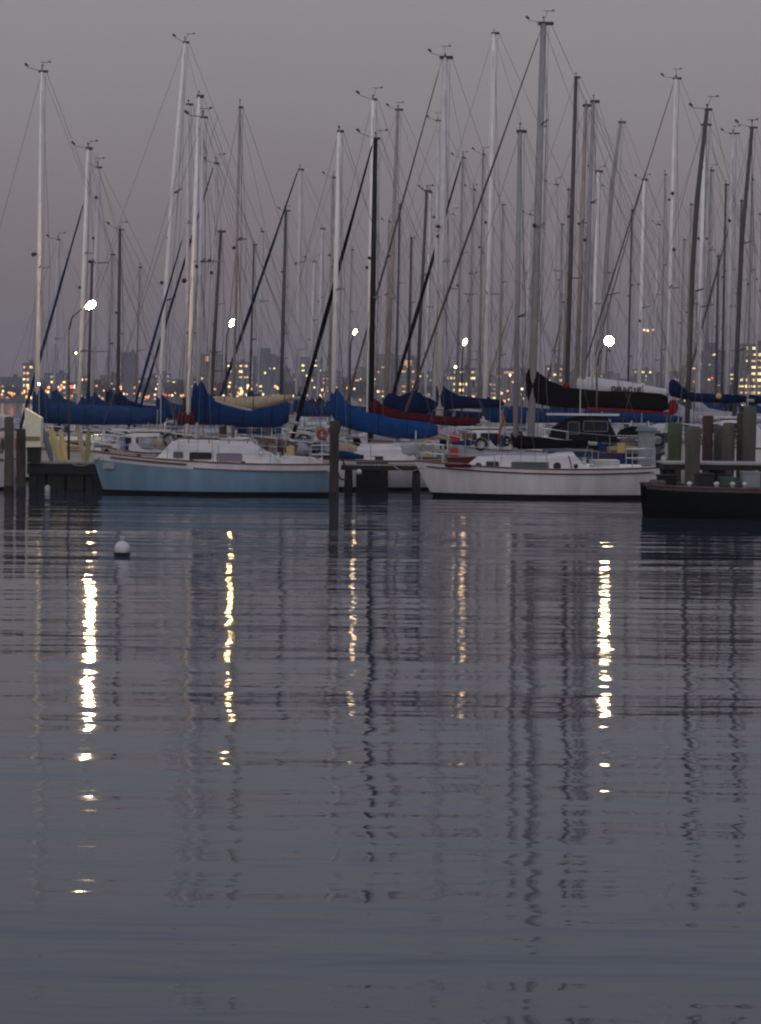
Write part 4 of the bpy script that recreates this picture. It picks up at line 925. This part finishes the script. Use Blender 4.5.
# far trees: a few individual crowns on the shore
def tree(px, ytop, wpx, D, lab):
    p = W(px, ytop, D); h = p.z - 1; w_ = pxw(wpx, D)
    root = empty('shore_tree', (p.x, D, 1.0), lab, 'tree', 'dark trees on the far shore')
    MB().tube([(0, 0, 0), (.2, 0, h * .5), (0, 0, h * .8)], [.5, .35, .1], 6).build('trunk', 'bark', root)
    q = MB()
    for k in range(420):
        a = random.uniform(0, 2 * math.pi); u = random.uniform(-1, 1); rr = random.uniform(.45, 1) ** .5; lump = .8 + .25 * math.sin(a * 3 + px) * math.cos(u * 4)
        c = Vector((math.cos(a) * math.sqrt(1 - u * u) * w_ / 2 * rr * lump, math.sin(a) * math.sqrt(1 - u * u) * w_ / 3 * rr * lump, h * .6 + u * h * .42 * rr * lump))
        s_ = w_ * .05; d1 = Vector((random.uniform(-1, 1), random.uniform(-1, 1), random.uniform(-1, 1))).normalized() * s_; d2 = d1.orthogonal().normalized() * s_
        q.add([c - d1, c + d2, c + d1, c - d2], [(0, 1, 2, 3)])
    q.build('crown', 'leaf', root)
tl = ['left edge', 'far left mast', 'brightest lamp', 'dark glass tower', 'slanting mast', 'blue boat bow', 'second lamp', 'stepped tower', 'third lamp', 'black mast', 'wide pale mast', 'fourth lamp', 'tallest mast', 'black cover', 'round lamp', 'lettered cover', 'second white mast', 'leaning mast', 'dark right tower', 'office block at right']
xs = [12, 40, 98, 116, 148, 178, 222, 290, 352, 366, 430, 484, 532, 556, 604, 632, 657, 694, 722, 735]
for i, x in enumerate(xs): tree(x, random.uniform(378, 388), random.uniform(16, 30), random.uniform(1190, 1240), 'dark rounded tree on the far shore by the ' + tl[i])

# ------------------------------------------------------------------ setting: water, shore
q = MB(); q.add([(-900, 1060, -2), (900, 1060, -2), (900, 1072, 1.0), (-900, 1072, 1.0), (900, 2600, 1.2), (-900, 2600, 1.2)], [(0, 1, 2, 3), (3, 2, 4, 5)])
tag(q.build('far_shore', 'land'), 'dark low land of the far shore under the city', None, None, 'structure')

def water_mat():
    m = bpy.data.materials.new('water'); m.use_nodes = True; n = m.node_tree.nodes; l = m.node_tree.links; b = n['Principled BSDF']
    b.inputs['Base Color'].default_value = (.027, .037, .058, 1); b.inputs['Roughness'].default_value = .045; b.inputs['IOR'].default_value = 1.333
    b.inputs['Specular IOR Level'].default_value = .5
    g = n.new('ShaderNodeNewGeometry')
    def layer(sx, sy, detail, amp, rough=.5, rot=0.0, dist=0.0):
        mp = n.new('ShaderNodeMapping'); mp.inputs['Scale'].default_value = (sx, sy, 1); mp.inputs['Rotation'].default_value = (0, 0, rot)
        nz = n.new('ShaderNodeTexNoise'); nz.inputs['Scale'].default_value = 1; nz.inputs['Detail'].default_value = detail; nz.inputs['Roughness'].default_value = rough
        nz.inputs['Distortion'].default_value = dist
        l.new(g.outputs['Position'], mp.inputs['Vector']); l.new(mp.outputs['Vector'], nz.inputs['Vector'])
        mu = n.new('ShaderNodeMath'); mu.operation = 'MULTIPLY'; mu.inputs[1].default_value = amp; l.new(nz.outputs['Fac'], mu.inputs[0]); return mu.outputs[0]
    LY = [layer(.16, .9, 2, .042, rot=.03), layer(.6, 2.2, 2, .0140, rot=-.05), layer(2.2, 6.0, 1, .0026, rot=.08), layer(.04, .16, 2, .15, rot=.02)]
    s = LY[0]
    for k in LY[1:]:
        ad = n.new('ShaderNodeMath'); ad.operation = 'ADD'; l.new(s, ad.inputs[0]); l.new(k, ad.inputs[1]); s = ad.outputs[0]
    bp = n.new('ShaderNodeBump'); bp.inputs['Strength'].default_value = 1; bp.inputs['Distance'].default_value = 1.0
    l.new(s, bp.inputs['Height']); l.new(bp.outputs['Normal'], b.inputs['Normal'])
    MATS['water'] = m
water_mat()
q = MB(); q.add([(-900, -300, 0), (900, -300, 0), (900, 1066, 0), (-900, 1066, 0)], [(0, 1, 2, 3)])
tag(q.build('water', 'water'), 'calm rippled grey harbour water', None, None, 'structure')

HAZE = .00032
hm = bpy.data.materials.new('haze'); hm.use_nodes = True; n = hm.node_tree.nodes
for x in list(n): n.remove(x)
ho = n.new('ShaderNodeOutputMaterial'); pv = n.new('ShaderNodeVolumePrincipled'); hm.node_tree.links.new(pv.outputs[0], ho.inputs['Volume'])
pv.inputs['Color'].default_value = (.80, .75, .78, 1); pv.inputs['Density'].default_value = HAZE; pv.inputs['Anisotropy'].default_value = .2
MATS['haze'] = hm
tag(MB().box((0, 1150, 30), (1840, 2940, 68)).build('haze', 'haze'), 'thin dusk haze in the air over the harbour', None, None, 'stuff')

# ------------------------------------------------------------------ world and sun
wd = bpy.data.worlds.new('World'); sc.world = wd; wd.use_nodes = True; n = wd.node_tree.nodes; l = wd.node_tree.links
for x in list(n): n.remove(x)
out = n.new('ShaderNodeOutputWorld'); bg = n.new('ShaderNodeBackground'); l.new(bg.outputs[0], out.inputs[0])
tc = n.new('ShaderNodeTexCoord'); sp = n.new('ShaderNodeSeparateXYZ'); l.new(tc.outputs['Generated'], sp.inputs[0])
def srgb(c): return tuple(((x / 255) / 12.92 if x / 255 < .04045 else (((x / 255) + .055) / 1.055) ** 2.4) for x in c)
rp = n.new('ShaderNodeValToRGB'); l.new(sp.outputs['Z'], rp.inputs['Fac']); e = rp.color_ramp.elements
stops = [(0.0, (107, 100, 109)), (.035, (115, 108, 115)), (.08, (126, 120, 125)), (.12, (135, 130, 135)), (.165, (142, 140, 144)), (.26, (149, 152, 163)), (1.0, (150, 155, 176))]
e[0].position = 0; e[0].color = (*srgb(stops[0][1]), 1); e[1].position = 1; e[1].color = (*srgb(stops[-1][1]), 1)
for p, c in stops[1:-1]: k = e.new(p); k.color = (*srgb(c), 1)
# the western sky behind the viewer still glows
bk = n.new('ShaderNodeMapRange'); bk.inputs['From Min'].default_value = .1; bk.inputs['From Max'].default_value = -1; bk.inputs['To Min'].default_value = 1.0; bk.inputs['To Max'].default_value = 2.35
l.new(sp.outputs['Y'], bk.inputs['Value'])
sky = n.new('ShaderNodeTexSky'); sky.sky_type = 'NISHITA'; sky.sun_disc = False; sky.sun_elevation = R(1.0); sky.sun_rotation = R(200)
mx = n.new('ShaderNodeVectorMath'); mx.operation = 'SCALE'; l.new(rp.outputs['Color'], mx.inputs[0]); l.new(bk.outputs[0], mx.inputs['Scale'])
nz = n.new('ShaderNodeTexNoise'); nz.inputs['Scale'].default_value = 2.5; nz.inputs['Detail'].default_value = 4
mp = n.new('ShaderNodeMapping'); mp.inputs['Scale'].default_value = (1, 1, 3); l.new(tc.outputs['Generated'], mp.inputs[0]); l.new(mp.outputs[0], nz.inputs['Vector'])
mr = n.new('ShaderNodeMapRange'); mr.inputs['To Min'].default_value = .90; mr.inputs['To Max'].default_value = 1.08; l.new(nz.outputs['Fac'], mr.inputs['Value'])
m2 = n.new('ShaderNodeVectorMath'); m2.operation = 'SCALE'; l.new(mx.outputs[0], m2.inputs[0]); l.new(mr.outputs[0], m2.inputs['Scale'])
sk = n.new('ShaderNodeVectorMath'); sk.operation = 'SCALE'; sk.inputs['Scale'].default_value = .01; l.new(sky.outputs[0], sk.inputs[0])
ad = n.new('ShaderNodeVectorMath'); ad.operation = 'ADD'; l.new(m2.outputs[0], ad.inputs[0]); l.new(sk.outputs[0], ad.inputs[1])
l.new(ad.outputs[0], bg.inputs['Color']); bg.inputs['Strength'].default_value = 1.0
sun = bpy.data.lights.new('sun', 'SUN'); sun.energy = .22; sun.angle = R(35); sun.color = (1, .86, .80)
so = bpy.data.objects.new('sun', sun); col.objects.link(so); so.rotation_euler = (R(72), 0, R(-25))

sc.view_settings.view_transform = 'Standard'; sc.view_settings.look = 'None'; sc.view_settings.exposure = 0; sc.view_settings.gamma = 1
sc.render.film_transparent = False
try: sc.cycles.filter_width = 2.2
except Exception: pass
print('objects', len(bpy.data.objects))
